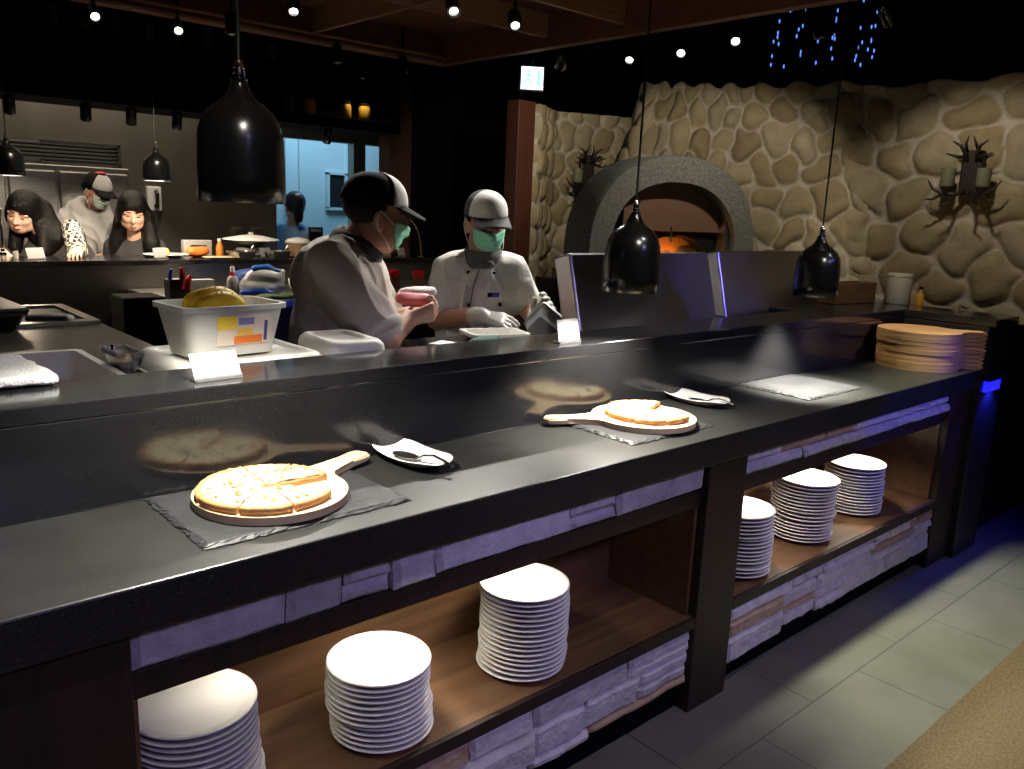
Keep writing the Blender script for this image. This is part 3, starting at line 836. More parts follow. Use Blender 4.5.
# heat lamps
PROF = [(.0780, 0), (.0778, .04), (.0772, .08), (.0762, .11), (.0738, .128), (.069, .143), (.061, .157), (.051, .1675), (.041, .1745), (.0325, .1805), (.026, .187), (.0212, .194), (.0175, .201), (.0150, .208), (.0140, .214)]
PROF2 = [(.0775, 0), (.0765, .03), (.074, .075), (.069, .105), (.058, .125), (.040, .140), (.024, .150), (.015, .165), (.0135, .18)]
def pendant(x, y, z, top, e, label, group, ang=115, prof=PROF):
    t = thing('pendant_lamp', label, 'lamp', (x, y, z), 0, group)
    o = obj('lamp_shade', lathe(B(), prof, 48, cap0=False), M_black, t, smooth=True)
    s = o.modifiers.new('t', 'SOLIDIFY'); s.thickness = .003; s.offset = -1
    sh = prof[-1][1] - .229
    ln = obj('shade_lining', lathe(B(), [(r - .0045, h + .0005) for r, h in prof if r > .03], 40, cap0=False, cap1=False), M_white, t, smooth=True)
    obj('collar', lathe(B(), [(r, (h - .229) * .62 + .229 + sh) for r, h in ((.0155, .229), (.0155, .234), (.010, .236), (.010, .246), (.012, .248), (.010, .25), (.0095, .262), (.011, .264), (.0085, .268), (.006, .285))], 20), M_chrome, t, auto=40)
    obj('cord', cyl(B(), (0, 0, .26 + sh), (0, 0, top - z), .0032, seg=8), M_blackplastic, t)
    obj('bulb', lathe(B(), [(.012, .125), (.022, .10), (.034, .080), (.034, .073), (.001, .071)], 24), M_bulb, t, smooth=True)
    obj('canopy', lathe(B(), [(.05, top - z - .02), (.05, top - z - .002)], 24), M_black, t, auto=40)
    low = prof is PROF2
    L = lamp('SPOT', 'heat_bulb', (x, y, z + (.012 if low else .032)), e, (1, .80, .58) if low else (1, .94, .82), (x, y, 0), size=.025, angle=ang, blend=.6 if ang > 90 else .8)
    return t
pendant(.66, 1.5, 1.49, 2.52, 66, 'black bell pendant lamp over the pizza nearest the camera', 'pendant lamps over the buffet worktop')
pendant(1.78, 1.5, 1.288, 2.52, 60, 'black bell pendant lamp over the pizza on the far board', 'pendant lamps over the buffet worktop')
pendant(2.81, 1.5, 1.235, 2.52, 105, 'black bell pendant lamp over the empty slate', 'pendant lamps over the buffet worktop', 85)
pendant(.955, 5.02, 1.56, 3.05, 34, 'black pendant lamp over the pass above the woman in patterned sleeve', 'pendant lamps over the kitchen pass', 168, PROF2)
pendant(1.70, 5.02, 1.57, 3.05, 38, 'black pendant lamp over the pass beside the wall intercom', 'pendant lamps over the kitchen pass', 168, PROF2)

def card(x, y, z, rz, w, h, label, group, lean=.35, m=None):
    t = thing('sign_card', label, 'sign', (x, y, z), rz, group)
    obj('card', box(B(), -w / 2, w / 2, -.0012, .0012, 0, h, M=T(0, 0, .004, 0, -lean)), m or M_white, t)
    obj('stand', box(box(B(), -w / 2, w / 2, -.006, h * .5, 0, .002), -w / 2, w / 2, -.006, -.0035, 0, .010), M_clear, t)
    return t
card(.685, 1.70, 1.1155, .08, .105, .058, 'white menu card on the ledge in front of the plastic tub', 'menu cards on the ledge', .5)
card(1.755, 1.70, 1.1155, .1, .098, .066, 'white menu card on the ledge in front of the cook in white', 'menu cards on the ledge', .2)
# =================================================================== corner pizza oven
def catmull(pts, n):
    P = [Vector(p) for p in pts]; P = [2 * P[0] - P[1]] + P + [2 * P[-1] - P[-2]]
    out = []; segs = len(P) - 3
    for i in range(n):
        t = i / (n - 1) * segs; k = min(int(t), segs - 1); u = t - k
        a, b, c, d = P[k:k + 4]
        out.append(.5 * ((2 * b) + (c - a) * u + (2 * a - 5 * b + 4 * c - d) * u * u + (3 * b - a - 3 * c + d) * u ** 3))
    return out
OX, OY, ORZ = 3.565, 2.723, math.atan2(-.376, .927)
oven = thing('pizza_oven', 'corner pizza oven with river stone hood and grey arch', 'oven', (OX, OY, 0), 0)
base = catmull([(3.66, 3.52), (3.27, 3.15), (3.38, 3.08), (3.60, 2.96), (3.9, 2.82), (4.13, 2.56), (4.26, 2.3), (4.37, 1.98)], 240)
topc = catmull([(4.38, 3.66), (3.85, 3.23), (3.91, 3.13), (4.01, 3.02), (4.12, 2.89), (4.22, 2.72), (4.30, 2.46), (4.37, 2.2)], 240)
def hood(a, b):
    i = int(round(a * 239)); p, q = base[i], topc[i]
    e = b
    return (p.x + (q.x - p.x) * e, p.y + (q.y - p.y) * e, 1.0 + 1.22 * b + .015 * math.sin(a * 55))
o = stone_sheet('stone_hood', hood, 240, 115, 2.15, 1.26, .162, 1.08, 9, .04)
o.parent = oven; o.location = (-OX, -OY, 0)
R_ = Matrix.Rotation(ORZ, 4, 'Z')
def arch_pts(hw, spring, apex, z0, n=36, p=2.3):
    pts = [(-hw, z0)]
    for k in range(n + 1):
        a = PI - PI * k / n
        c, s = math.cos(a), math.sin(a)
        pts.append((hw * math.copysign(abs(c) ** (2 / p), c), spring + (apex - spring) * abs(s) ** (2 / p)))
    pts.append((hw, z0)); return pts
def arch_ring(bm, outer, inner, y0, y1, bev=.0):
    t = bmesh.new(); n = len(outer)
    V = [[t.verts.new((x, y, z)) for x, z in L] for L, y in ((outer, y1), (outer, y0 + bev), ([(x * .975, z - .012 * min(1, max(0, (z - 1.2) / .3))) for x, z in outer], y0), (inner, y0), (inner, y1))]
    for a, b in zip(V, V[1:] + V[:1]):
        for i in range(n - 1): t.faces.new((a[i], a[i + 1], b[i + 1], b[i]))
    t.faces.new([V[k][0] for k in range(5)]); t.faces.new([V[k][-1] for k in range(5)][::-1])
    bmesh.ops.transform(t, matrix=R_, verts=t.verts); merge(bm, t); return bm
outer = arch_pts(.505, 1.30, 1.805, .6); inner = arch_pts(.375, 1.30, 1.668, .6)
obj('arch', arch_ring(B(), outer, inner, 0, .30, .02), M_ringstone, oven, auto=45)
bm = B(); box(bm, -.42, .42, .27, .30, .9, 1.05, M=R_); obj('sill', bm, M_ringstone, oven)
# inner lining: dark reveal, brown steel hood plate, black frame, brick mouth
t2 = bmesh.new(); L = arch_pts(.40, 1.30, 1.672, .9); vs0 = [t2.verts.new((x, .285, z)) for x, z in L]; t2.faces.new(vs0)
bmesh.ops.transform(t2, matrix=R_, verts=t2.verts)
bm = B()
mouth_c = .09
def plate_with_mouth(bm, x0, x1, z0, z1, y, hw, spring, apex, th):
    n = 20; L = [(mouth_c + hw * math.cos(PI - PI * k / n), spring + (apex - spring) * math.sin(PI * k / n)) for k in range(n + 1)]
    t = bmesh.new()
    top = [(mouth_c + (x1 - mouth_c if i > n / 2 else x0 - mouth_c) * abs(math.cos(PI * i / n)) ** .3 * 1.0, z1) for i in range(n + 1)]
    a = [t.verts.new((x, y, z)) for x, z in L]; b = [t.verts.new((x, y, z)) for x, z in top]
    for i in range(n): t.faces.new((a[i], a[i + 1], b[i + 1], b[i]))
    al = t.verts.new((mouth_c - hw, y, z0)); ar = t.verts.new((mouth_c + hw, y, z0)); bl = t.verts.new((x0, y, z0)); brr = t.verts.new((x1, y, z0))
    t.faces.new((al, a[0], b[0], bl)); t.faces.new((a[-1], ar, brr, b[-1]))
    # mouth tunnel
    ba = [t.verts.new((v.co.x, y + .12, v.co.z)) for v in [al] + a + [ar]]
    fr = [al] + a + [ar]
    for i in range(len(fr) - 1): t.faces.new((fr[i], ba[i], ba[i + 1], fr[i + 1]))
    bmesh.ops.transform(t, matrix=R_, verts=t.verts); merge(bm, t); return bm
obj('mouth_frame', plate_with_mouth(B(), -.40, .40, .95, 1.43, .14, .235, 1.20, 1.395, .1), M_blackplastic, oven)
t = bmesh.new(); vs = [t.verts.new(p) for p in ((-.165, .262, .9), (.305, .262, .9), (.305, .262, 1.38), (-.165, .262, 1.38))]; t.faces.new(vs)
bmesh.ops.transform(t, matrix=R_, verts=t.verts); obj('brick_chamber', t, M_firebrick, oven)
obj('hood_plate', box(B(), -.26, .335, .10, .112, 1.415, 1.665, .002, M=R_), M_copper, oven)
obj('side_plate', box(box(B(), -.40, -.262, .13, .145, .95, 1.50, M=R_), -.36, -.262, .13, .145, 1.50, 1.60, M=R_), M_void, oven)
obj('jamb', box(B(), .335, .365, .05, .13, .95, 1.62, .004, M=R_), M_steel, oven)
obj('damper_rod', cyl(B(), R_ @ Vector((.03, .096, 1.36)), R_ @ Vector((.03, .096, 1.44)), .006), M_chrome, oven)
obj('door_frame', box(box(box(B(), .14, .147, .13, .137, .98, 1.29, M=R_), .14, .27, .13, .137, 1.285, 1.292, M=R_), .2, .207, .13, .137, .98, 1.29, M=R_), M_blackplastic, oven)
p = R_ @ Vector((.07, .19, 1.30)); lamp('POINT', 'fire_glow', (OX + p.x, OY + p.y, 1.25), .8, (1, .42, .10), size=.03)
obj('plinth', box(B(), -.56, .56, .02, .3, 0, .62, M=R_), M_void, oven)

# antler sconces
def sconce(x, y, z, rz, label, s=1.0):
    t = thing('antler_sconce', label, 'sconce', (x, y, z), rz, 'antler candle sconces')
    rs = random.Random(int(x * 100))
    # local: x along the wall, -y out from the wall, z up
    obj('backplate', box(B(), -.055 * s, .055 * s, -.05, 0, -.12 * s, .12 * s, .012), M_antler, t)
    bm = B()
    for sg in (-1, 1):
        main = [(sg * .02 * s, -.03, .04 * s), (sg * .03 * s, -.07, .10 * s), (sg * .05 * s, -.09, .14 * s), (sg * .09 * s, -.10, .165 * s)]
        tube(bm, main, [.012 * s, .011 * s, .009 * s, .003 * s])
        tube(bm, [(sg * .03 * s, -.06, .08 * s), (sg * .07 * s, -.09, .085 * s), (sg * .12 * s, -.10, .10 * s)], [.010 * s, .008 * s, .003 * s])
        tube(bm, [(sg * .03 * s, -.05, .11 * s), (sg * .025 * s, -.09, .15 * s), (sg * .012 * s, -.10, .19 * s)], [.009 * s, .007 * s, .003 * s])
        obj('antler', bm, M_antler, t, smooth=True); bm = B()
        tube(bm, [(0, -.03, -.09 * s), (sg * .05 * s, -.08, -.12 * s), (sg * .11 * s, -.10, -.115 * s), (sg * .16 * s, -.11, -.09 * s), (sg * .19 * s, -.11, -.045 * s)], [.013 * s, .012 * s, .010 * s, .008 * s, .003 * s])
        tube(bm, [(sg * .1 * s, -.10, -.115 * s), (sg * .14 * s, -.14, -.15 * s), (sg * .175 * s, -.15, -.15 * s)], [.009 * s, .007 * s, .003 * s])
        tube(bm, [(sg * .05 * s, -.08, -.12 * s), (sg * .06 * s, -.13, -.17 * s), (sg * .10 * s, -.15, -.185 * s)], [.009 * s, .007 * s, .003 * s])
        obj('antler', bm, M_antler, t, smooth=True); bm = B()
        cx = sg * .092 * s
        obj('drip_pan', lathe(B(), [(.012 * s, -.115 * s), (.034 * s, -.085 * s), (.036 * s, -.078 * s), (.02 * s, -.08 * s)], 20, T(cx, -.095, 0)), M_antler, t, auto=40)
        obj('candle_cup', lathe(B(), [(.033 * s, -.077 * s), (.036 * s, -.07 * s), (.036 * s, .02 * s), (.031 * s, .02 * s), (.031 * s, .0 * s)], 24, T(cx, -.095, 0)), M_candle, t, auto=40)
    return t
sconce(4.325, 1.575, 1.755, -PI / 2, 'dark antler candle sconce on the right river stone wall', .86)
sconce(4.50, 4.30, 1.78, -.4, 'dark antler sconce half hidden behind the oven hood', 1.0)

# =================================================================== prep area behind the ledge
M_prep = granite('prep_granite', .30, base=(.022, .021, .019, 1))
pc = tag(obj('prep_counter', box(box(box(box(B(), -.95, .81, 2.485, 3.55, .99, 1.06), -.95, .12, 1.857, 2.485, .99, 1.06), .12, .81, 1.857, 2.045, .99, 1.06), .605, .81, 2.045, 2.485, .99, 1.06), M_prep), 'dark stone prep counter with the pan inserts at left', 'worktop')
obj('base', box(B(), -.93, .78, 1.88, 3.5, 0, .93), M_steelpanel, pc)
ws = tag(obj('work_shelf', box(B(), .812, 2.0, 1.857, 2.25, 1.015, 1.06, .004), M_gran_gloss), 'narrow black work shelf directly behind the raised ledge', 'worktop')
obj('base', box(B(), .82, 1.98, 1.88, 2.05, 0, 1.014), M_void, ws)

# steel tray with towel, food
t = thing('food_tray', 'white rimmed food tray set in the prep counter under the towel', 'tray', (.362, 2.265, .985), 0)
obj('tub', open_box(B(), .47, .425, .082, .004, .02, .014), M_lid, t, auto=40)
rs = random.Random(4); bm = B()
for k in range(26): ball(bm, (rs.uniform(-.02, .18), rs.uniform(-.17, .10), .012 + rs.uniform(0, .012)), (rs.uniform(.012, .03), rs.uniform(.012, .02), .012), 8, Matrix.Rotation(rs.uniform(0, 3), 4, 'Z'))
M_meat = mat('sliced_food', (.35, .17, .08, 1), .6, var=.3, scale=40)
o = obj('shredded_filling', bm, M_meat, None, smooth=True, loc=(.362, 2.265, .990)); tag(o, 'brown shredded filling inside the rimmed food tray', 'food', None, 'stuff')
bm = B()
tb = bmesh.new(); g = []
for i in range(26):
    row = []
    for j in range(22):
        x = -.10 + .20 * i / 25; y = -.15 + .30 * j / 21
        row.append(tb.verts.new((x + .004 * noise.noise(Vector((y * 20, 1, 0))), y + .004 * noise.noise(Vector((x * 20, 3, 0))), .004 * noise.noise(Vector((x * 30, y * 30, 2))))))
    g.append(row)
for a, b in zip(g, g[1:]):
    for j in range(21): tb.faces.new((a[j], b[j], b[j + 1], a[j + 1]))
o = obj('folded_towel', tb, M_cloth, smooth=True, loc=(.295, 1.945, 1.117), rot=(-.02, 0, .05))
s = o.modifiers.new('t', 'SOLIDIFY'); s.thickness = .02; s.offset = 1
b_ = o.modifiers.new('b', 'BEVEL'); b_.width = .008; b_.segments = 2
tag(o, 'folded white towel lying over the tray and ledge edge', 'towel')
# clear box with food
t = thing('clear_tub', 'small clear box of food between the rimmed tray and lid', 'tub', (.635, 2.19, 1.0605), .03)
obj('tub', open_box(B(), .055, .15, .05, .003, .01, .006), M_clear, t, auto=40)
bm = B()
for k in range(9): ball(bm, (rs.uniform(-.010, .010), rs.uniform(-.05, .05), .016), (.010, .014, .010), 8)
o = tag(obj('bread_pieces', bm, mat('bread', (.6, .42, .2, 1), .8), smooth=True, loc=(.635, 2.19, 1.062)), 'pale bread pieces inside the small clear box', 'food', None, 'stuff')
# black pan, frames and cloth on the prep counter
t = thing('black_pan', 'black deep pan with grey lid at the left picture edge', 'pan', (.30, 3.16, 1.0605), .05)
obj('body', open_box(B(), .52, .5, .060, .004, .02, .008), M_black, t, auto=40)
obj('lid', box(B(), -.27, .27, -.26, .26, .061, .073, .005), M_steelpanel, t)
obj('handle', tube(B(), [(.06, 0, .073), (.06, 0, .093), (.16, 0, .093), (.16, 0, .073)], .006), M_chrome, t)
t = thing('insert_frame', 'steel frame of an empty pan insert at the counter edge', 'frame', (.72, 3.24, 1.0605), .0)
obj('frame', box(box(box(box(B(), -.17, -.14, -.25, .25, 0, .012), .05, .085, -.25, .25, 0, .012), -.14, .05, -.25, -.20, 0, .012), -.14, .05, .215, .25, 0, .012), M_steel, t)
obj('well', box(B(), -.14, .05, -.2, .215, .0, .003), M_blackpaint, t)
bm = B()
o = sobj('grey_cloth', [cap((-.07, .04, .012), (.05, -.05, .014), .018, .022), cap((-.04, .05, .012), (.07, -.02, .012), .015, .016), ell((.02, 0, .014), (.05, .035, .016))], M_greycloth, None, .005)
o.location = (.672, 3.07, 1.064); o.scale = (.8, .8, .8); tag(o, 'crumpled grey cloth beside the black pan', 'cloth')
t = thing('steel_rail', 'bright steel rail above the black pan', 'rail', (.30, 4.4, 1.2))
obj('bar', cyl(B(), (-.8, 0, 0), (.5, .0, 0), .008), M_chrome, t)
obj('stand', cyl(B(), (.4, .0, -.22), (.4, 0, 0), .008), M_chrome, t)
tag(obj('side_shelf', box(B(), -.95, .6, 4.0, 4.6, .93, .98, .004), M_steelpanel), 'steel side shelf behind the prep counter', 'shelf')

# translucent lids and tub
def lid(name, x, y, z, rz, w, d, h, label, group):
    t = thing(name, label, 'lid', (x, y, z), rz, group)
    bm = B()
    def rr(w, d, rc, n=8):
        return [(cx * (w / 2 - rc) + rc * math.cos(math.radians(a0 + 90 * k / (n - 1))), cy * (d / 2 - rc) + rc * math.sin(math.radians(a0 + 90 * k / (n - 1)))) for cx, cy, a0 in ((1, 1, 0), (-1, 1, 90), (-1, -1, 180), (1, -1, 270)) for k in range(n)]
    tb = bmesh.new()
    R3 = [[tb.verts.new((x_, y_, zz)) for x_, y_ in rr(w - 2 * i, d - 2 * i, rc)] for i, zz, rc in ((0, 0, .03), (0, h * .55, .03), (.004, h * .85, .03), (.014, h, .03), (.03, h, .025), (.036, h - .006, .02))]
    n = len(R3[0])
    for a, b in zip(R3, R3[1:]):
        for i in range(n): tb.faces.new((a[i], a[(i + 1) % n], b[(i + 1) % n], b[i]))
    tb.faces.new(R3[0][::-1]); tb.faces.new(R3[-1])
    obj('shell', tb, M_lid, t, auto=50)
    obj('rim', box(B(), -w / 2 - .004, w / 2 + .004, -d / 2 - .004, d / 2 + .004, 0, .006, .003), M_lid, t)
    return t
lid('box_lid', .855, 2.03, 1.0605, .03, .38, .31, .055, 'long pale plastic box lid under the plastic tub', 'pale plastic lids')
lid('box_lid', 1.15, 1.992, 1.0605, -.06, .17, .24, .076, 'rounded pale plastic lid in front of the grey shirted cook', 'pale plastic lids')
t = thing('plastic_tub', 'translucent plastic tub with yellow and orange label holding bananas', 'tub', (.825, 2.02, 1.1165), .09)
obj('tub', open_box(B(), .262, .18, .125, .003, .02, .008, rc=.03), M_plastic, t, auto=40)
lab = lambda x0, x1, z0, z1, e=0: box(B(), x0, x1, -.0028 - e, -.0022 - e * .5, z0, z1, M=T(0, -.0716, .0, 0, .161))
L0 = obj('label', lab(-.055, .085, .028, .102), mat('label_cream', (.72, .62, .50, 1), .5), t)
obj('yellow_band', lab(-.055, -.005, .068, .102, .0004), mat('label_yellow', (.85, .62, .05, 1), .5), L0)
obj('orange_band', lab(-.01, .066, .03, .05, .0004), mat('label_orange', (.80, .20, .03, 1), .5), L0)
obj('gold_band', lab(-.002, .04, .052, .068, .0004), mat('label_gold', (.85, .50, .06, 1), .5), L0)
obj('emblem', lab(.0, .042, .078, .096, .0004), mat('label_violet', (.22, .20, .45, 1), .5), L0)
obj('barcode', lab(.07, .079, .034, .086, .0004), mat('label_indigo', (.06, .06, .25, 1), .5), L0)
M_ban = mat('banana_skin', (.88, .60, .02, 1), .5, var=.2, scale=30, color2=(.80, .50, .015, 1))
def banana(dy, dz, label, sc_=1.0):
    pts = []; n = 12
    for k in range(n + 1):
        a = PI * (.12 + .76 * k / n); pts.append((-.070 * math.cos(a) * sc_, dy + .01 * math.sin(a), dz + .048 * math.sin(a) * sc_))
    rad = [.006, .011, .0165, .0185, .0195, .020, .020, .020, .0195, .0185, .016, .011, .006]
    t = thing('banana', label, 'banana', (.815, 2.02, 1.150), .1, 'bananas in the plastic tub')
    obj('peel', tube(B(), pts, rad, 8), M_ban, t, smooth=True)
    obj('stem', tube(B(), [pts[-1], (pts[-1][0] + .012, dy, pts[-1][2] - .012)], .005), M_meat, t)
    bm = B(); rs = random.Random(int(dy * 1000) + 40)
    for q in range(9):
        k = rs.randrange(2, 11); p = pts[k]; ball(bm, (p[0], p[1] - .4 * rad[k], p[2] + .9 * rad[k]), (.003, .002, .0012), 6)
    obj('spots', bm, M_meat, t)
banana(-.030, .052, 'spotted yellow banana at the front of the plastic tub')
banana(.004, .06, 'spotted yellow banana in the middle of the plastic tub', 1.03)
banana(.04, .056, 'spotted yellow banana at the back of the plastic tub', .97)

# cook's work things
t = thing('white_tray', 'white shallow tray in front of the cook in white', 'tray', (1.82, 2.12, 1.0605), -.3)
obj('tub', open_box(B(), .2, .14, .026, .003, .015, .006), M_lid, t, auto=40)
tag(obj('paper_sheet', box(B(), -.04, .04, -.03, .03, 0, .003), M_white, loc=(1.60, 2.12, 1.0605), rot=(0, 0, .4)), 'small white paper on the black work shelf', 'paper')
o = sobj('green_cloth', [cap((-.05, 0, .012), (.05, .01, .012), .016, .02), ell((.01, .01, .012), (.06, .04, .016))], mat('dark_teal_cloth', (.02, .10, .085, 1), .8), None, .005)
o.location = (1.68, 2.0, 1.062); tag(o, 'dark teal cloth behind the ledge beside the white card', 'cloth')

# topping fridges with raised steel lids
M_fridge = mat('fridge_steel', (.36, .35, .37, 1), .30, 1.0, var=.08, scale=3, rvar=.05)
def topping_fridge(x0, x1, y, label):
    t = thing('topping_fridge', label, 'fridge', ((x0 + x1) / 2, y, 0), 0, 'topping fridges with raised lids'); w = (x1 - x0) / 2
    obj('body', box(B(), -w, w, -.06, .22, 0, 1.045, .006), M_steelpanel, t)
    Mx = T(0, -.02, 1.046, 0, -.26)
    l = obj('raised_lid', box(B(), -w, w, -.03, .055, 0, .315, .008, M=Mx), M_fridge, t)
    obj('grip', box(B(), -.07, .09, -.01, .03, .3145, .323, .003, M=Mx), M_chrome, l)
    obj('hinge', box(B(), w - .02, w + .012, -.04, .03, -.0, .06, .004, M=T(0, -.03, 1.046)), M_chrome, t)
    return t
topping_fridge(2.075, 2.89, 2.0, 'steel topping fridge with raised lid, beside the cook in white')
topping_fridge(3.07, 4.08, 2.08, 'steel topping fridge with raised lid, behind the far pendant lamp')

# corner ledge things
t = thing('wooden_box', 'low brown wooden box on the corner ledge', 'box', (3.93, 1.93, 1.1155), -.1)
for a in ((-.17, .17, -.05, -.038), (-.17, .17, .038, .05), (-.17, -.158, -.038, .038), (.158, .17, -.038, .038)): obj('side', box(B(), *a, 0, .10, .002), mat('crate_wood', (.16, .09, .035, 1), .6, var=.2, scale=8, stretch=(1, 8, 8)), t)
obj('bottom', box(B(), -.158, .158, -.038, .038, 0, .01), M_darkwood, t)
t = thing('white_canister', 'white cylindrical canister on the corner ledge', 'canister', (4.175, 1.79, 1.1155))
obj('body', lathe(B(), [(.058, 0), (.06, .004), (.06, .13), (.056, .134)], 32), M_lid, t, auto=40)
obj('lid', lathe(B(), [(.0615, .1345), (.0615, .146), (.05, .149)], 32), M_lid, t, auto=40)
t = thing('small_bottle', 'small dark bottle beside the white canister', 'bottle', (4.2, 1.69, 1.1155))
obj('body', lathe(B(), [(.017, 0), (.018, .05), (.008, .065), (.008, .08)], 20), M_jarfill, t, auto=40)
obj('cap', lathe(B(), [(.009, .08), (.009, .092)], 16), M_black, t, auto=40)
tag(obj('steel_clip', tube(B(), [(-.03, 0, .006), (0, .01, .02), (.03, 0, .006), (.045, -.01, .006)], .005), M_chrome, loc=(4.23, 1.50, 1.1155), smooth=True), 'small steel clip at the foot of the right stone wall', 'clip')
for i, (dx, dy) in enumerate(((.0, .0), (.03, .02))):
    t = thing('shaker', ['small white shaker between wooden box and canister', 'second white shaker just behind the first one'][i], 'shaker', (4.10 - .02 + dx, 1.885 - dy * 0 + dy, 1.1155))
    obj('body', lathe(B(), [(.016, 0), (.017, .05), (.012, .058)], 16), M_ceramic, t, auto=40)
    obj('cap', lathe(B(), [(.0125, .058), (.009, .066)], 16), M_chrome, t, auto=40)

# black bar with brass tap below the corner wall
tag(obj('bar_counter', box(B(), 3.72, 4.9, 3.76, 3.95, .0, 1.075, .006), M_black), 'black bar counter under the corner stone wall', 'counter')
t = thing('brass_tap', 'small brass tap standing on the black bar counter', 'tap', (3.80, 3.86, 1.076))
obj('spout', tube(B(), [(0, 0, 0), (0, 0, .06), (0, -.03, .085), (0, -.06, .07)], .009), M_brass, t, smooth=True)
obj('handle', cyl(B(), (-.03, 0, .055), (.03, 0, .055), .006), M_brass, t)
tag(obj('brass_rail', cyl(B(), (3.74, 3.79, 1.083), (4.6, 3.79, 1.083), .008), M_brass), 'thin brass rail along the black bar counter', 'rail')

# =================================================================== the kitchen pass and back counter
t = thing('kitchen_pass', 'dark kitchen pass ledge with steel front across the room', 'counter', (1.3, 5.05, 0))
obj('ledge_top', box(box(B(), -2.5, 2.14, 0, .42, 1.085, 1.115, .003), 2.139, 2.75, 0, .2, 1.085, 1.115, .003), M_gran_gloss, t)
obj('front_panel', box(B(), -2.5, 2.7, .03, .06, 0, 1.084), M_steelpanel, t)
t = thing('back_worktop', 'steel worktop below the kitchen pass holding jars and bags', 'worktop', (2.6, 4.25, 0))
obj('top', box(B(), -1.08, 1.3, 0, .82, .91, .95, .004), M_steel, t)
obj('base', box(B(), -1.06, 1.28, .04, .8, 0, .909), M_blackpaint, t)
Zb = .9505
t = thing('tool_holder', 'black holder with red handled tools by the plastic tub', 'holder', (1.60, 4.47, Zb))
obj('case', box(B(), -.06, .05, -.04, .05, 0, .11, .006), M_blackplastic, t)
obj('tool', tube(B(), [(-.005, -.05, .06), (.005, -.052, .12), (.0, -.05, .17)], [.018, .017, .012]), M_red, t)
obj('tool', tube(B(), [(.028, -.05, .05), (.032, -.052, .09), (.045, -.05, .13)], [.017, .016, .011]), M_red, t)
obj('tool', tube(B(), [(-.045, -.01, .05), (-.05, -.02, .14), (-.045, -.03, .165)], [.012, .012, .009]), M_blue, t)
tag(obj('dark_bin', box(B(), -.10, .11, -.11, .11, 0, .98, .01), M_void, loc=(1.385, 4.47, 0.001)), 'black bin at the end of the steel worktop', 'bin')
tag(obj('paper_box', box(B(), -.08, .06, -.03, .03, 0, .085, .003), M_greycloth, loc=(1.80, 4.66, Zb)), 'pale grey box beside the red handled tools', 'box')
t = thing('squeeze_bottle', 'clear squeeze bottle with red neck and white cap', 'bottle', (1.92, 4.52, Zb))
obj('body', lathe(B(), [(.030, 0), (.033, .004), (.033, .085), (.026, .105), (.012, .118)], 24), mat('bottle_clear', (.7, .7, .72, 1), .2, trans=.5), t, auto=50)
obj('collar', lathe(B(), [(.015, .118), (.015, .135)], 20), M_red, t, auto=40)
obj('cap', lathe(B(), [(.012, .135), (.012, .16), (.008, .168)], 20), M_white, t, auto=40)
# bag
bag = thing('plastic_bag', 'white plastic food bag with blue print and blue top', 'bag', (2.04, 4.43, Zb), -.55); bag.scale = (1.12, 1.12, 1.12)
sobj('bag_body', [ell((0, 0, .045), (.10, .06, .05)), ell((.02, 0, .10), (.085, .045, .045)), cap((-.07, 0, .06), (-.02, 0, .12), .03, .02), cap((.09, 0, .06), (.11, 0, .13), .03, .014)], mat('bag_white', (.75, .77, .8, 1), .35), bag, .006)
sobj('blue_print', [cap((-.075, -.050, .022), (.06, -.052, .022), .018), cap((-.02, -.050, .038), (.03, -.048, .042), .014)], M_blue, bag, .006)
sobj('blue_top', [cap((-.02, -.01, .14), (.04, 0, .15), .02, .016), cap((.04, 0, .14), (.10, 0, .13), .017, .014)], mat('bag_blue', (.03, .18, .75, 1), .35), bag, .006)
tag(sobj('blue_sack', [cap((-.10, 0, .05), (.10, 0, .06), .05, .06), ell((0, 0, .09), (.14, .04, .04))], mat('sack_blue', (.03, .08, .30, 1), .4), None, .008), 'dark blue sack lying behind the white food bag', 'bag').location = (2.16, 4.78, Zb + .002)
t = thing('white_bowl', 'white bowl near the back of the grey shirted cook', 'bowl', (2.32, 4.50, Zb))
obj('bowl', lathe(B(), [(.03, 0), (.035, .004), (.06, .05), (.066, .09), (.063, .09), (.05, .04), (.001, .012)], 32), M_ceramic, t, smooth=True)
o = sobj('salad_leaves', [ell((x_, y_, .012), (.05, .035, .016)) for x_, y_ in ((-.1, 0), (-.05, .02), (0, -.01), (.06, .01), (.1, 0))], mat('salad_green', (.10, .16, .05, 1), .6), None, .006)
o.location = (2.10, 4.31, Zb); tag(o, 'loose green salad leaves in front of the food bag', 'food', None, 'stuff')
def spice(x, y, label):
    t = thing('spice_jar', label, 'jar', (x, y, Zb), 0, 'red capped spice jars')
    obj('body', lathe(B(), [(.036, 0), (.038, .004), (.038, .085), (.034, .092)], 24), mat('spice_brown', (.14, .06, .025, 1), .15), t, auto=40)
    obj('cap', lathe(B(), [(.039, .092), (.040, .098), (.040, .125), (.034, .13)], 24), M_red, t, auto=40)
spice(2.90, 4.42, 'red capped spice jar nearer the grey shirted cook')
spice(3.12, 4.42, 'red capped spice jar nearer the cook in white')
spice(3.02, 4.55, 'red capped spice jar behind the other two')

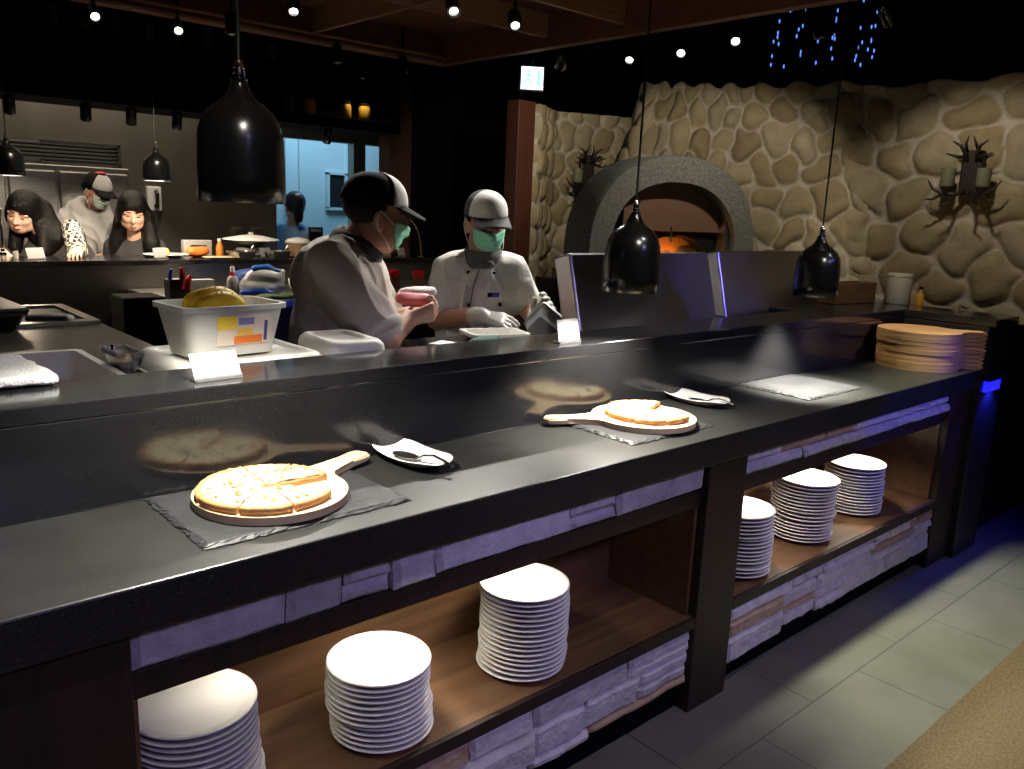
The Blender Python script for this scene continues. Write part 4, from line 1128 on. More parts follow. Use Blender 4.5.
Zp = 1.1155
for i, (x, lb) in enumerate(((1.085, 'small menu card in front of the woman with patterned sleeve'), (1.755, 'small menu card beside the woman in dark grey'),
                             (2.43, 'small menu card right of the metal food pans'), (3.50, 'small menu card on the pass beside the timber post'))):
    card(x, 5.17, Zp, .5, .11, .062, lb, 'menu cards on the kitchen pass', .25, mat('card_grey%d' % i, (.36, .37, .38, 1), .5))
for i, (x, y, lb) in enumerate(((.93, 5.2, 'tiny glass shaker at the left picture edge'), (1.0, 5.25, 'tiny glass shaker second from the left picture edge'))):
    t = thing('glass_shaker', lb, 'shaker', (x, y, Zp), 0, 'glass shakers on the pass')
    obj('body', lathe(B(), [(.014, 0), (.016, .03), (.011, .045)], 16), M_jar, t, auto=40)
    obj('cap', lathe(B(), [(.012, .045), (.009, .058)], 16), M_chrome, t, auto=40)
t = thing('oval_plate', 'white oval plate with yellow food behind a menu card', 'plate', (1.83, 5.30, Zp))
obj('plate', lathe(B(), [(.06, 0), (.10, .01), (.12, .018), (.118, .02), (.07, .008), (.001, .007)], 32, sx=1.15), M_ceramic, t, smooth=True)
tag(obj('yellow_cake', lathe(B(), [(.045, 0), (.052, .02), (.04, .045), (.001, .05)], 20), mat('yellow_food', (.55, .36, .10, 1), .7), loc=(1.80, 5.30, Zp + .008), smooth=True), 'yellow cake on the white oval plate', 'food')
t = thing('orange_bowl', 'bright orange food bowl on the kitchen pass', 'bowl', (2.02, 5.28, Zp))
o = sobj('bowl', [ell((-.03, 0, .035), (.045, .04, .03)), ell((.03, 0, .04), (.045, .035, .028)), ell((0, 0, .02), (.05, .04, .02))], mat('orange_food', (.75, .16, .02, 1), .45), t, .006)
t = thing('napkin_box', 'grey napkin box behind the orange food', 'box', (2.06, 5.40, Zp)); obj('box', box(B(), -.09, .09, -.03, .03, 0, .10, .004), mat('napkin_grey', (.30, .30, .29, 1), .6), t); obj('slot', box(B(), -.05, .05, -.032, -.0295, .04, .07), M_blackplastic, t)
t = thing('sauce_bottle', 'orange sauce bottle beside the orange food', 'bottle', (2.17, 5.3, Zp))
obj('body', lathe(B(), [(.022, 0), (.024, .06), (.014, .085), (.011, .1)], 20), mat('sauce_orange', (.60, .20, .03, 1), .3), t, auto=50); obj('cap', lathe(B(), [(.012, .1), (.012, .115)], 16), M_white, t, auto=40)
t = thing('wok_lid', 'wide silver wok with conical white lid on the pass', 'pot', (2.42, 5.38, Zp))
obj('stand', lathe(B(), [(.09, 0), (.1, .01), (.1, .055), (.085, .06)], 28), M_jar, t, auto=40)
obj('bowl', lathe(B(), [(.07, .06), (.13, .085), (.17, .105), (.165, .105), (.1, .08)], 32), M_steel, t, auto=60)
obj('lid', lathe(B(), [(.185, .106), (.18, .112), (.08, .132), (.02, .14), (.001, .141)], 36), mat('bright_lid', (.75, .75, .72, 1), .35), t, auto=60)
obj('knob', lathe(B(), [(.012, .14), (.018, .155), (.001, .162)], 16), M_chrome, t, auto=50)
for i, (x, y, lb) in enumerate(((2.36, 5.17, 'shallow metal food pan beside the wok'), (2.60, 5.17, 'shallow metal food pan nearer the glass jar'))):
    t = thing('food_pan', lb, 'pan', (x - .1, y, Zp), .2, 'metal food pans on the pass')
    obj('pan', open_box(B(), .15, .12, .045, .003, .01, .006), M_steel, t, auto=40)
    obj('handle', tube(B(), [(.07, 0, .05), (.09, 0, .075), (.11, 0, .05)], .005), M_chrome, t)
t = thing('flat_plate', 'pale yellow flat dish before the metal food pans', 'plate', (2.12, 5.14, Zp)); obj('plate', lathe(B(), [(.06, 0), (.10, .008), (.098, .012), (.001, .008)], 32, sx=1.25, sy=.7), mat('pale_dish', (.60, .48, .28, 1), .5), t, smooth=True)
t = thing('glass_jar', 'wide glass jar heaped with white cream on the pass', 'jar', (2.70, 5.25, Zp))
obj('jar', lathe(B(), [(.075, 0), (.085, .006), (.085, .09), (.082, .09), (.08, .01)], 32), mat('brown_glass', (.42, .27, .14, 1), .15, trans=.3), t, auto=40)
obj('cream', lathe(B(), [(.082, .088), (.09, .1), (.07, .12), (.02, .13), (.001, .132)], 28), M_ceramic, t, smooth=True)
t = thing('menu_stand', 'tall dark menu stand near the cook with black cap', 'stand', (2.86, 5.30, Zp)); obj('board', box(B(), -.055, .055, -.008, .008, .006, .20, .004), M_blackplastic, t); obj('foot', box(B(), -.05, .05, -.03, .03, 0, .008), M_blackplastic, t); obj('header', box(B(), -.04, .04, -.0095, -.008, .168, .188), M_white, t)
t = thing('cardboard_box', 'small brown cardboard box on the pass by the timber post', 'box', (3.38, 5.28, Zp)); obj('box', box(B(), -.08, .07, -.04, .04, 0, .09, .003), mat('cardboard', (.38, .24, .13, 1), .8), t); obj('flap', box(B(), -.08, .07, 0, .05, .09, .093, M=T(0, -.04, .0, 0, .0)), MATS['cardboard'], t)
bm = B(); tube(bm, [(-.14 + .15 * math.sin(k / 14 * PI / 2), 0, .28 * math.cos(k / 14 * PI / 2)) for k in range(15)], .007)
t = thing('brass_arc', 'curved brass arc standing on the pass beside the timber post', 'ornament', (3.63, 5.12, Zp + .006)); obj('arc', bm, M_brass, t, smooth=True); obj('foot', lathe(B(), [(.03, -.005), (.03, .003)], 20, T(.01, 0, 0)), M_brass, t)

# =================================================================== lights on the ceiling
def spot(x, y, top, z, aim, label, lit, group='track spotlights'):
    """a track head: stem, barrel and a lens facing the aim point"""
    t = thing('track_spotlight', label, 'spotlight', (x, y, z), 0, group)
    obj('stem', cyl(B(), (0, 0, .03), (0, 0, top - z), .008, seg=10), M_black, t)
    d = (Vector(aim) - Vector((x, y, z))).normalized()
    obj('barrel', lathe(B(), [(.018, -.055), (.028, -.045), (.030, .04), (.029, .045), (.019, .045), (.0185, .03)], 24, d.to_track_quat('Z', 'Y').to_matrix().to_4x4(), cap1=False), M_black, t, auto=45)
    obj('lens', lathe(B(), [(.0185, .029), (.016, .033), (.001, .035)], 24, d.to_track_quat('Z', 'Y').to_matrix().to_4x4(), cap0=False), M_bulb if lit else M_bulbdim if lit is not None else M_blackplastic, t, smooth=True)
    return d
CAMV = (0, 0, 1.5)
SP = [(1.22, 4.33, 2.52, 2.30, (.9, 2.2, .9), 'small lit spotlight at the upper left over the kitchen', True),
      (1.60, 4.33, 2.52, 2.30, (1.0, 2.2, .9), 'lit spotlight second from the left over the kitchen', True),
      (1.75, 4.05, 2.52, 2.30, (1.75, 3.9, .9), 'spotlight beside the cord of the near pendant lamp', False),
      (1.75, 3.42, 2.40, 2.30, (1.3, 2.4, 1.0), 'spotlight at the top edge near the ceiling batten', True),
      (2.48, 4.33, 2.52, 2.30, (2.5, 4.2, .9), 'downward spotlight above the amber jars', False),
      (2.92, 4.33, 2.52, 2.30, (2.9, 4.25, .9), 'unlit spotlight near the panel corner', None),
      (2.18, 2.88, 2.40, 2.30, (1.6, 1.7, 1.0), 'lit spotlight, left of the pair on the batten', True),
      (2.52, 2.88, 2.40, 2.30, (1.7, 1.7, 1.0), 'lit spotlight, right of the pair on the batten', True),
      (3.34, 3.42, 2.52, 2.30, (3.9, 4.0, 1.5), 'unlit spotlight on the track nearest the exit sign', None),
      (3.34, 2.92, 2.52, 2.28, (2.2, 2.2, 1.0), 'lit spotlight, first of three along the track before the oven', True),
      (3.36, 2.62, 2.52, 2.28, (2.0, 1.6, 1.0), 'lit spotlight, middle of three along the track before the oven', True),
      (3.36, 2.32, 2.52, 2.30, (2.0, 1.3, 1.0), 'brightest lit spotlight, right of three before the oven', True),
      (3.40, 1.93, 2.52, 2.30, (3.5, 1.8, .9), 'downward spotlight beside the cord of the far pendant', False),
      (3.34, 1.62, 2.52, 2.30, (4.3, 1.6, 1.6), 'unlit spotlight at the right end of the track', None)]
for a in SP: spot(*a)
tag(obj('light_track', box(B(), 3.325, 3.375, .5, 3.6, 2.52, 2.545, .003), M_black), 'black light track hung outside the timber ceiling panel', 'track')
for i, (x, lb) in enumerate(((1.01, 'small black spotlight under the hanging shelf, first from the left'), (1.38, 'small black spotlight under the hanging shelf, second from the left'),
                             (1.62, 'small black spotlight under the hanging shelf, third from the left'), (1.88, 'small black spotlight under the hanging shelf, fourth from the left'), (2.88, 'small spotlight under the hanging shelf above the doorway'))):
    spot(x, 5.16, 1.979, 1.925, (x + .1, 5.6, 1.2), lb, False if i == 4 else None, 'spotlights under the hanging shelf')

# exit sign
t = thing('exit_sign', 'glowing exit sign with running figure above the dark passage', 'sign', (3.81, 4.16, 2.255), -.62)
obj('case', box(B(), -.08, .08, 0, .06, 0, .155, .004), mat('sign_case', (.03, .05, .10, 1), .4), t)
obj('face', box(B(), -.071, .071, -.003, .0005, .009, .146), mat('sign_face', (.8, .95, 1, 1), .5, emit=(.55, .9, 1, 1), estr=3.5), t)
bm = B(); M_fig = mat('sign_green', (.0, .35, .25, 1), .5, emit=(.25, .85, .85, 1), estr=1.8)
ball(bm, (-.02, -.005, .122), (.011, .002, .011), 12)
for a, b in (((-.02, .108), (-.03, .075)), ((-.022, .10), (.005, .085)), ((-.022, .10), (-.05, .088)), ((-.03, .075), (-.005, .055)), ((-.005, .055), (-.012, .03)), ((-.03, .075), (-.055, .04))): cyl(bm, (a[0], -.004, a[1]), (b[0], -.004, b[1]), .006, seg=8)
obj('running_figure', bm, M_fig, t)
bm = B(); box(bm, .03, .055, -.0045, -.003, .03, .125); obj('door_symbol', bm, M_fig, t)
obj('bracket', box(B(), -.01, .01, .02, .04, .165, .79), M_black, t)
# fairy light curtain
M_fairy = mat('blue_led', (.05, .1, .5, 1), .4, emit=(.12, .30, 1, 1), estr=1.3)
t = thing('fairy_lights', 'blue fairy light strands hanging above the pizza oven', 'lights', (4.40, 2.46, 3.05), -.73)
rs = random.Random(12)
for k in range(16):
    x = -.27 + .54 * k / 15 + rs.uniform(-.03, .03); Lg = rs.uniform(.60, .80); y = rs.uniform(-.1, .1)
    o = obj('strand', cyl(B(), (x, y, -Lg), (x, y, 0), .0022, seg=6), M_blackplastic, t)
    for q in range(rs.choice((2, 3, 3, 4))): obj('bulb', ball(B(), (x + rs.uniform(-.008, .008), y, -rs.uniform(.38, .72)), (.0045, .0045, .011), 8), M_fairy, o)
# =================================================================== people
def A3(v): return np.array(v, float)
def unit(v): v = A3(v); return v / np.linalg.norm(v)
def frame(f, up=(0, 0, 1)):
    f = unit(f); s = unit(np.cross(f, A3(up))); u = np.cross(s, f)
    return np.stack([s, f, u], 1)
def head_prims(c, M, s=1.0, masked=False):
    c = A3(c); P = lambda x, y, z: c + M @ (A3((x, y, z)) * s)
    E = lambda p, r, k=.015: ell(P(*p), A3(r) * s, M, k * s)
    o = [E((0, -.012, .045), (.077, .096, .080)), E((0, .022, -.025), (.069, .070, .082), .03), E((0, .046, -.086), (.042, .036, .028), .03),
         E((.05, .02, -.065), (.022, .035, .03), .02), E((-.05, .02, -.065), (.022, .035, .03), .02),
         E((.034, .062, -.028), (.024, .02, .018), .02), E((-.034, .062, -.028), (.024, .02, .018), .02)]
    o.append(cap(P(0, .086, .006), P(0, .104, -.034), .008 * s, .012 * s, .012 * s))
    o += [E((.012, .092, -.038), (.008, .008, .007), .006), E((-.012, .092, -.038), (.008, .008, .007), .006)]
    o += [E((.03, .078, .016), (.030, .012, .008), .012), E((-.03, .078, .016), (.030, .012, .008), .012)]
    o += [sub(E((.031, .100, -.004), (.019, .016, .010), .008)), sub(E((-.031, .100, -.004), (.019, .016, .010), .008))]
    o += [E((0, .084, -.066), (.023, .010, .006), .005), E((0, .082, -.077), (.020, .011, .0065), .005)]
    for sg in (1, -1): o += [E((sg * .078, -.008, -.010), (.009, .022, .032), .008), E((sg * .079, -.002, -.034), (.007, .010, .012), .006)]
    return o
def face_bits(t, c, M, s=1.0, closed=False, lips=True):
    c = A3(c); P = lambda x, y, z: c + M @ (A3((x, y, z)) * s)
    R4 = Matrix([list(r) for r in M]).to_4x4()
    bw, bd, bb, bl = B(), B(), B(), B()
    for sg in (1, -1):
        e = P(sg * .031, .0785, -.005)
        if not closed: ball(bw, e, (.0135 * s, .0095 * s, .0072 * s), 12, R4)
        q = P(sg * .031, .086, -.0055); ball(bd, q, (.0062 * s, .003 * s, .0062 * s) if not closed else (.013 * s, .003 * s, .0025 * s), 10, R4)
        tube(bb, [P(sg * .012, .092, .020), P(sg * .03, .091, .025), P(sg * .052, .074, .019)], [.0026 * s, .0036 * s, .0018 * s], 6)
    if not closed: obj('eyes', bw, M_ceramic, t, smooth=True)
    else: bw.free()
    obj('pupils', bd, M_eye, t, smooth=True); obj('eyebrows', bb, M_hair, t, smooth=True)
    if lips:
        tube(bl, [P(-.021, .086, -.071), P(-.008, .0945, -.069), P(.0, .094, -.0705), P(.008, .0945, -.069), P(.021, .086, -.071)], [.002 * s, .0042 * s, .0042 * s, .0042 * s, .002 * s], 6)
        tube(bl, [P(-.018, .086, -.0725), P(0, .093, -.077), P(.018, .086, -.0725)], [.002 * s, .0048 * s, .002 * s], 6)
        obj('lips', bl, MATS.get('lips') or mat('lips', (.45, .13, .11, 1), .45), t, smooth=True)
    else: bl.free()
def hand_prims(w, d, n, side, curl=(.35, .4, .45, .5), s=1.0, thumb=.5, grow=0.0):
    """w wrist, d direction towards the fingers, n direction the palm faces, side +-1 where the thumb leaves"""
    d = unit(d); n = unit(A3(n) - d * (A3(n) @ d)); x = np.cross(d, n) * side
    w = A3(w); L = lambda a, b, c: w + (x * a + d * b + n * c) * s
    g = grow; o = []
    for a0, a1 in ((.012, .030), (.004, .010), (-.004, -.010), (-.012, -.029)):
        o.append(cap(L(a0, .005, 0), L(a1, .082, 0), .014 * s + g, .0125 * s + g, .012))
    o.append(cap(L(.014, .015, .006), L(.030, .045, .010), .014 * s + g, .012 * s + g, .01))
    for i, (ax, ln) in enumerate(((.031, .070), (.0105, .078), (-.010, .072), (-.0295, .056))):
        p = L(ax, .084, 0); ang = curl[i]; r = (.0088, .009, .0086, .0076)[i] * s + g
        fan = (.06, .01, -.04, -.10)[i]; tot = 0
        for j, f in enumerate((.45, .31, .24)):
            tot += ang * (1.0, 1.1, .8)[j]
            dirv = (d * math.cos(tot) + n * math.sin(tot)) + x * fan * math.cos(tot)
            q = p + dirv / np.linalg.norm(dirv) * ln * f * s
            o.append(cap(p, q, r, r * .93, .004)); p = q; r *= .93
    p = L(.024, .022, .008); q = L(.048, .048, .012 + .018 * thumb); o.append(cap(p, q, .0135 * s + g, .0108 * s + g, .008))
    r_ = L(.053 - .012 * thumb, .078, .016 + .034 * thumb); o.append(cap(q, r_, .0105 * s + g, .0088 * s + g, .004))
    return o
def limbs(o, pts, rad, k=.02):
    for (a, b), (r0, r1) in zip(zip(pts, pts[1:]), zip(rad, rad[1:])): o.append(cap(a, b, r0, r1, k))
def cap_hat(t, c, M, s, m_back, m_front, m_brim, brim_len=.085):
    c = A3(c)
    R4 = Matrix([list(r) for r in M]).to_4x4(); R4.translation = Vector(c)
    def dome(f0, f1, grow, z0):
        tb = bmesh.new(); rows = []; nu, nv = 28, 12
        for j in range(nv + 1):
            el = PI / 2 * j / nv; row = []
            for i in range(nu + 1):
                a = f0 + (f1 - f0) * i / nu
                cz = math.sin(el); cr = math.cos(el) ** .8
                row.append(tb.verts.new(((.086 + grow) * cr * math.sin(a) * s, (-.010 + (.104 + grow) * cr * math.cos(a)) * s, (z0 + (.092 + grow) * cz) * s)))
            rows.append(row)
        for a, b in zip(rows, rows[1:]):
            for i in range(nu): tb.faces.new((a[i], a[i + 1], b[i + 1], b[i]))
        bmesh.ops.remove_doubles(tb, verts=tb.verts, dist=1e-5)
        bmesh.ops.transform(tb, matrix=R4, verts=tb.verts); return tb
    h = obj('cap', dome(0, 2 * PI, 0, .022), m_back, t, smooth=True)
    sd = h.modifiers.new('t', 'SOLIDIFY'); sd.thickness = .004
    f = obj('front_panel', dome(-1.2, 1.2, .003, .022), m_front, h, smooth=True)
    sd = f.modifiers.new('t', 'SOLIDIFY'); sd.thickness = .004
    tb = bmesh.new(); top = []; n = 20; rows = []
    for j in range(6):
        v = j / 5; row = []
        for i in range(n + 1):
            a = -1.15 + 2.3 * i / n
            bx = .088 * math.sin(a); by = -.010 + .106 * math.cos(a)
            ex = .070 * math.sin(a * 1.15); ey = .092 + brim_len * math.cos(a * .9) ** .6
            X = bx + (ex - bx) * v; Y = by + (ey - by) * v
            row.append(tb.verts.new((X * s, Y * s, (.028 - .022 * v - .9 * X * X * (1 + 1.5 * v)) * s)))
        rows.append(row)
    for a, b in zip(rows, rows[1:]):
        for i in range(n): tb.faces.new((a[i], a[i + 1], b[i + 1], b[i]))
    bmesh.ops.transform(tb, matrix=R4, verts=tb.verts)
    br = obj('brim', tb, m_brim, h, smooth=True); sd = br.modifiers.new('t', 'SOLIDIFY'); sd.thickness = .005
    return h
def face_mask(t, c, M, s=1.0, m=None):
    """pleated cloth mask wrapped over nose, mouth and chin, with ear loops"""
    c = A3(c); R4 = Matrix([list(r) for r in M]).to_4x4(); R4.translation = Vector(c)
    tb = bmesh.new(); rows = []; n = 22
    for j in range(15):
        v = j / 14; z = -.016 - .080 * v; row = []
        for i in range(n + 1):
            a = (-1.22 + 2.44 * i / n) * (1 - .30 * v ** 3)
            rx = .078 - .012 * v ** 2; ry = .092 - .012 * v ** 2
            Y = .012 + ry * math.cos(a) ** .8 + .026 * math.exp(-(a / .34) ** 2) * math.exp(-((v - .22) / .3) ** 2) + .0025 * math.sin(v * 20) * math.cos(a)
            row.append(tb.verts.new((rx * math.sin(a) * s, (Y) * s, (z + (.010 - .004 * v) * abs(math.sin(a)) * (1 if v < .5 else 1) * (1 - 2 * v) + .028 * v * v * abs(math.sin(a)) ** 2) * s)))
        rows.append(row)
    for a, b in zip(rows, rows[1:]):
        for i in range(n): tb.faces.new((a[i], a[i + 1], b[i + 1], b[i]))
    bmesh.ops.transform(tb, matrix=R4, verts=tb.verts)
    o = obj('face_mask', tb, m or M_mask, t, smooth=True); sd = o.modifiers.new('t', 'SOLIDIFY'); sd.thickness = .003
    P = lambda x, y, z: Vector(c + M @ (A3((x, y, z)) * s))
    for sg in (1, -1):
        bm = B()
        for z0, z1 in ((-.018, .018), (-.10, -.038)):
            tube(bm, [P(sg * .072, .045, z0), P(sg * .081, .02, (z0 + z1) / 2), P(sg * .087, -.012, z1)], .0016, 6)
        tube(bm, [P(sg * .087, -.012, .018), P(sg * .090, -.02, -.01), P(sg * .087, -.012, -.038)], .0016, 6)
        obj('ear_loop', bm, M_white, o)
    return o
def person(label, x, y, rz, scale=1.0):
    return thing('person', label, 'person', (x, y, 0), rz)
RZ = math.radians(-42.0)

# ---- cook with grey-beige shirt (back view, facing right)
t = person('cook in beige shirt and black cap with white panel, holding a pink bag', 1.43, 2.44, RZ)
hc = (.098, -.02, 1.458); Mh = frame((.84, .44, -.13), (.08, 0, 1))
nb = (.03, .0, 1.355)
R_sh, L_sh = (-.005, -.195, 1.30), (.0, .19, 1.29)
R_el, L_el = (.165, -.235, 1.085), (.10, .20, 1.07)
R_wr, L_wr = (.225, -.13, 1.135), (.20, .08, 1.12)
o = head_prims(hc, Mh)
o += [cap((.07, -.01, 1.40), (.0, .0, 1.30), .062, .075, .02)]
o += [ell((-.01, 0, 1.22), (.13, .19, .13), None, .03), ell((.0, 0, 1.05), (.16, .185, .17), None, .04), ell((.0, 0, .88), (.155, .18, .14), None, .04)]
for sh, el, wr in ((R_sh, R_el, R_wr), (L_sh, L_el, L_wr)): limbs(o, [sh, el, wr], [.062, .047, .032])
o += hand_prims(R_wr, (.8, .35, .25), (-.15, .5, -.25) if False else (.0, .6, .5), -1, (.7, .75, .8, .8), 1.0)
o += hand_prims(L_wr, (.7, -.55, .3), (.0, -.4, .8), 1, (.6, .6, .65, .7), 1.0)
for sg in (-1, 1): limbs(o, [(.0, sg * .095, .88), (.01, sg * .10, .48), (-.01, sg * .10, .09)], [.095, .062, .042], .03); o.append(cap((-.02, sg * .10, .045), (.15, sg * .11, .035), .042, .036))
sobj('body', o, M_skin, t, .0055)
face_bits(t, hc, Mh, lips=False)
j = [ell((-.015, 0, 1.235), (.155, .215, .14), None, .04), ell((.0, 0, 1.06), (.185, .21, .19), None, .05), ell((.0, 0, .90), (.18, .205, .13), None, .05),
     cap((.01, -.10, 1.335), (.02, .10, 1.335), .062, .062, .04), ell((-.06, .0, 1.27), (.10, .17, .10), None, .05)]
for sh, el in ((R_sh, R_el), (L_sh, L_el)):
    e2 = A3(sh) + (A3(el) - A3(sh)) * .86
    j += [cap(sh, e2, .082, .078, .05)]
    dd = unit(A3(el) - A3(sh)); j += [ell(e2 + dd * .015, (.072, .072, .035), frame(dd, (0, 1, .3))[:, [0, 2, 1]], .01)]
sh_o = sobj('shirt', j, M_chefgrey, t, .007, 2, .011)
sobj('sleeve_cuff', [ell(A3(R_sh) + (A3(R_el) - A3(R_sh)) * .90, (.088, .088, .034), frame(A3(R_el) - A3(R_sh), (0, 1, .3))[:, [0, 2, 1]], .004)], mat('cuff_pale', (.60, .56, .50, 1), .85), sh_o, .005)
obj('collar', lathe(B(), [(.096, -.03), (.090, .0), (.079, .022), (.074, .022), (.083, -.005)], 32, T(.042, -.005, 1.372, 0, 0, .42), cap0=False, cap1=False), M_collar, sh_o, smooth=True)
tr = [ell((.0, 0, .84), (.175, .20, .12), None, .04)]
for sg in (-1, 1): limbs(tr, [(.0, sg * .095, .84), (.01, sg * .10, .48), (-.01, sg * .10, .1)], [.115, .085, .07], .03)
sobj('trousers', tr, M_trouser, t, .01)
sobj('hair', [ell(A3(hc) + Mh @ A3((0, -.022, .028)), (.081, .091, .070), Mh, .01), sub(ell(A3(hc) + Mh @ A3((0, .07, -.03)), (.12, .085, .10), Mh, .01))], M_hair, t, .005)
cap_hat(t, A3(hc) + Mh @ A3((0, 0, .016)), Mh, 1.07, M_capblack, M_capwhite, M_capblack, .062)
face_mask(t, hc, Mh, 1.0)
for sg in (-1, 1): sobj('shoe', [cap((-.04, sg * .10, .045), (.17, sg * .115, .038), .055, .045)], M_blackplastic, t, .008)
Mw = Matrix.Translation((1.43, 2.44, 0)) @ Matrix.Rotation(RZ, 4, 'Z')
def place(o, name_label, cat, loc, group=None):
    o.location = Mw @ Vector(loc); o.rotation_euler = (0, 0, RZ); return tag(o, name_label, cat, group)
place(sobj('pink_bag', [cap((-.05, 0, .010), (.035, .0, .004), .016, .019), ell((.0, .0, .0), (.062, .04, .018)), cap((.03, 0, 0), (.06, .01, -.012), .014, .010)], M_pink, None, .005), 'pink plastic bag held by the cook in beige shirt', 'bag', (.235, -.02, 1.185))
place(sobj('white_cloth', [cap((-.05, 0, 0), (.05, .01, .004), .012, .016), ell((.01, 0, .004), (.05, .03, .014))], M_cloth, None, .005), 'white crumpled cloth on top of the pink bag', 'cloth', (.235, .01, 1.208))

# ---- cook in white double-breasted coat, facing the camera
t = person('cook in white double-breasted coat and face mask, wearing clear gloves', 2.14, 2.58, RZ)
hc = (.005, -.03, 1.438); Mh = frame((.34, -.90, -.22), (0, -.08, 1)); HS = .93
R_sh, L_sh = (-.135, .0, 1.245), (.115, .01, 1.25)
R_el, L_el = (-.175, -.06, 1.055), (.20, -.02, 1.10)
R_wr, L_wr = (.005, -.21, 1.092), (.225, -.16, 1.085)
o = head_prims(hc, Mh, HS)
o += [cap((.0, -.005, 1.37), (-.005, .02, 1.26), .055, .07, .02)]
o += [ell((-.01, .02, 1.16), (.155, .105, .14), None, .03), ell((-.03, .02, .98), (.145, .10, .17), None, .04), ell((-.03, .02, .86), (.15, .11, .12), None, .04)]
for sh, el, wr in ((R_sh, R_el, R_wr), (L_sh, L_el, L_wr)): limbs(o, [sh, el, wr], [.052, .042, .029])
hR = (R_wr, (.95, -.10, -.16), (.1, .45, -.85), 1, (.25, .3, .35, .4))
hL = (L_wr, (.35, -.45, .55), (-.6, .1, -.6), -1, (.45, .5, .55, .6))
o += hand_prims(*hR); o += hand_prims(*hL)
for sg in (-1, 1): limbs(o, [(-.03 + sg * .09, .02, .86), (-.03 + sg * .095, .0, .47), (-.03 + sg * .10, .03, .09)], [.088, .058, .040], .03); o.append(cap((-.03 + sg * .10, .04, .045), (-.03 + sg * .11, -.12, .035), .04, .034))
sobj('body', o, M_skin, t, .005)
face_bits(t, hc, Mh, HS, lips=False, closed=True)
j = [ell((-.01, .02, 1.17), (.175, .125, .14), None, .04), ell((-.03, .02, 1.0), (.165, .125, .19), None, .05), ell((-.03, .02, .85), (.175, .135, .12), None, .05),
     cap((-.09, .02, 1.275), (.08, .02, 1.275), .052, .052, .04)]
for sh, el in ((R_sh, R_el), (L_sh, L_el)):
    e2 = A3(sh) + (A3(el) - A3(sh)) * .72; dd = unit(A3(el) - A3(sh))
    j += [cap(sh, e2, .070, .066, .04), ell(e2 + dd * .012, (.064, .064, .028), frame(dd, (0, 1, .3))[:, [0, 2, 1]], .008)]
# creases
for a, b in (((-.11, -.10, 1.10), (.02, -.12, .97)), ((.02, -.11, 1.05), (.10, -.09, .95)), ((-.13, -.08, 1.0), (-.02, -.115, .90)), ((-.06, -.115, 1.2), (-.08, -.12, 1.08))): j.append(cap(a, b, .006, .008, .02))
co = sobj('chef_coat', j, M_chefwhite, t, .006, 2, .008)
for (px, pz) in ((-.055, 1.245), (.045, 1.245), (-.048, 1.12), (.075, 1.125)):
    y_ = .02 - .125 * math.sqrt(max(.05, 1 - ((px + .01) / .175) ** 2 - ((pz - 1.17) / .16) ** 2)) - .004
    obj('button', ball(B(), (px, y_ + (.012 if pz > 1.2 else 0), pz), (.0085, .006, .0085), 12), M_black, co, smooth=True)
obj('name_badge', box(B(), -.024, .024, -.003, .003, -.009, .009, .001, M=T(.048, -.098, 1.163, .35)), mat('badge_blue', (.03, .04, .45, 1), .35), co)
obj('badge_tip', box(B(), -.0245, -.004, -.0034, -.0028, -.0085, .0085, M=T(.048, -.098, 1.163, .35)), M_black, co)
obj('coat_seam', tube(B(), [(-.012, -.095, 1.262), (-.03, -.106, 1.2), (-.045, -.108, 1.1), (-.05, -.107, 1.0)], .0022, 6), M_collar, co)
obj('collar', lathe(B(), [(.088, -.035), (.080, .0), (.070, .03), (.066, .03), (.074, -.005)], 32, T(-.002, .0, 1.315, 0, .25, 0), cap0=False, cap1=False), M_collar, co, smooth=True)
obj('neck_scarf', lathe(B(), [(.001, -.02), (.03, -.016), (.038, .0), (.03, .02), (.001, .022)], 20, T(.003, -.062, 1.277, 0, .5, 0), sx=1.2, sy=.6), M_collar, co, smooth=True)
for nm, hp, wr, el in (('glove', hR, R_wr, R_el), ('glove', hL, L_wr, L_el)):
    g_ = hand_prims(*hp, grow=.0024); back = unit(A3(el) - A3(wr)); g_.append(cap(wr, A3(wr) + back * .03, .034, .037, .01))
    sobj(nm, g_, M_glove, t, .004)
tr = [ell((-.03, .02, .82), (.16, .12, .12), None, .04)]
for sg in (-1, 1): limbs(tr, [(-.03 + sg * .09, .02, .83), (-.03 + sg * .095, .0, .47), (-.03 + sg * .10, .03, .1)], [.105, .08, .066], .03)
sobj('trousers', tr, M_trouser, t, .01)
sobj('hair', [ell(A3(hc) + Mh @ A3((0, -.022, .025)), (.081, .091, .072), Mh, .01), sub(ell(A3(hc) + Mh @ A3((0, .07, -.05)), (.12, .085, .11), Mh, .01))], M_hair, t, .005)
cap_hat(t, A3(hc) + Mh @ A3((0, 0, .016)), Mh, 1.05 * HS, M_capgrey, M_capwhite, M_capgrey, .06)
face_mask(t, hc, Mh, HS)
for sg in (-1, 1): sobj('shoe', [cap((-.03 + sg * .10, .05, .045), (-.03 + sg * .115, -.14, .038), .052, .044)], M_blackplastic, t, .008)
Mw = Matrix.Translation((2.14, 2.58, 0)) @ Matrix.Rotation(RZ, 4, 'Z')
M_greytub = mat('grey_plastic', (.36, .38, .39, 1), .35)
tb = thing('grey_tub', 'grey plastic tub tilted in the gloved hands of the cook in white', 'tub', (0, 0, 0))
obj('tub', open_box(B(), .16, .13, .06, .003, .016, .006, rc=.012), M_greytub, tb, auto=40)
tb.matrix_world = Mw @ Matrix.Translation((.255, -.30, 1.045)) @ Matrix.Rotation(math.radians(38), 4, 'Y') @ Matrix.Rotation(math.radians(-58), 4, 'X')

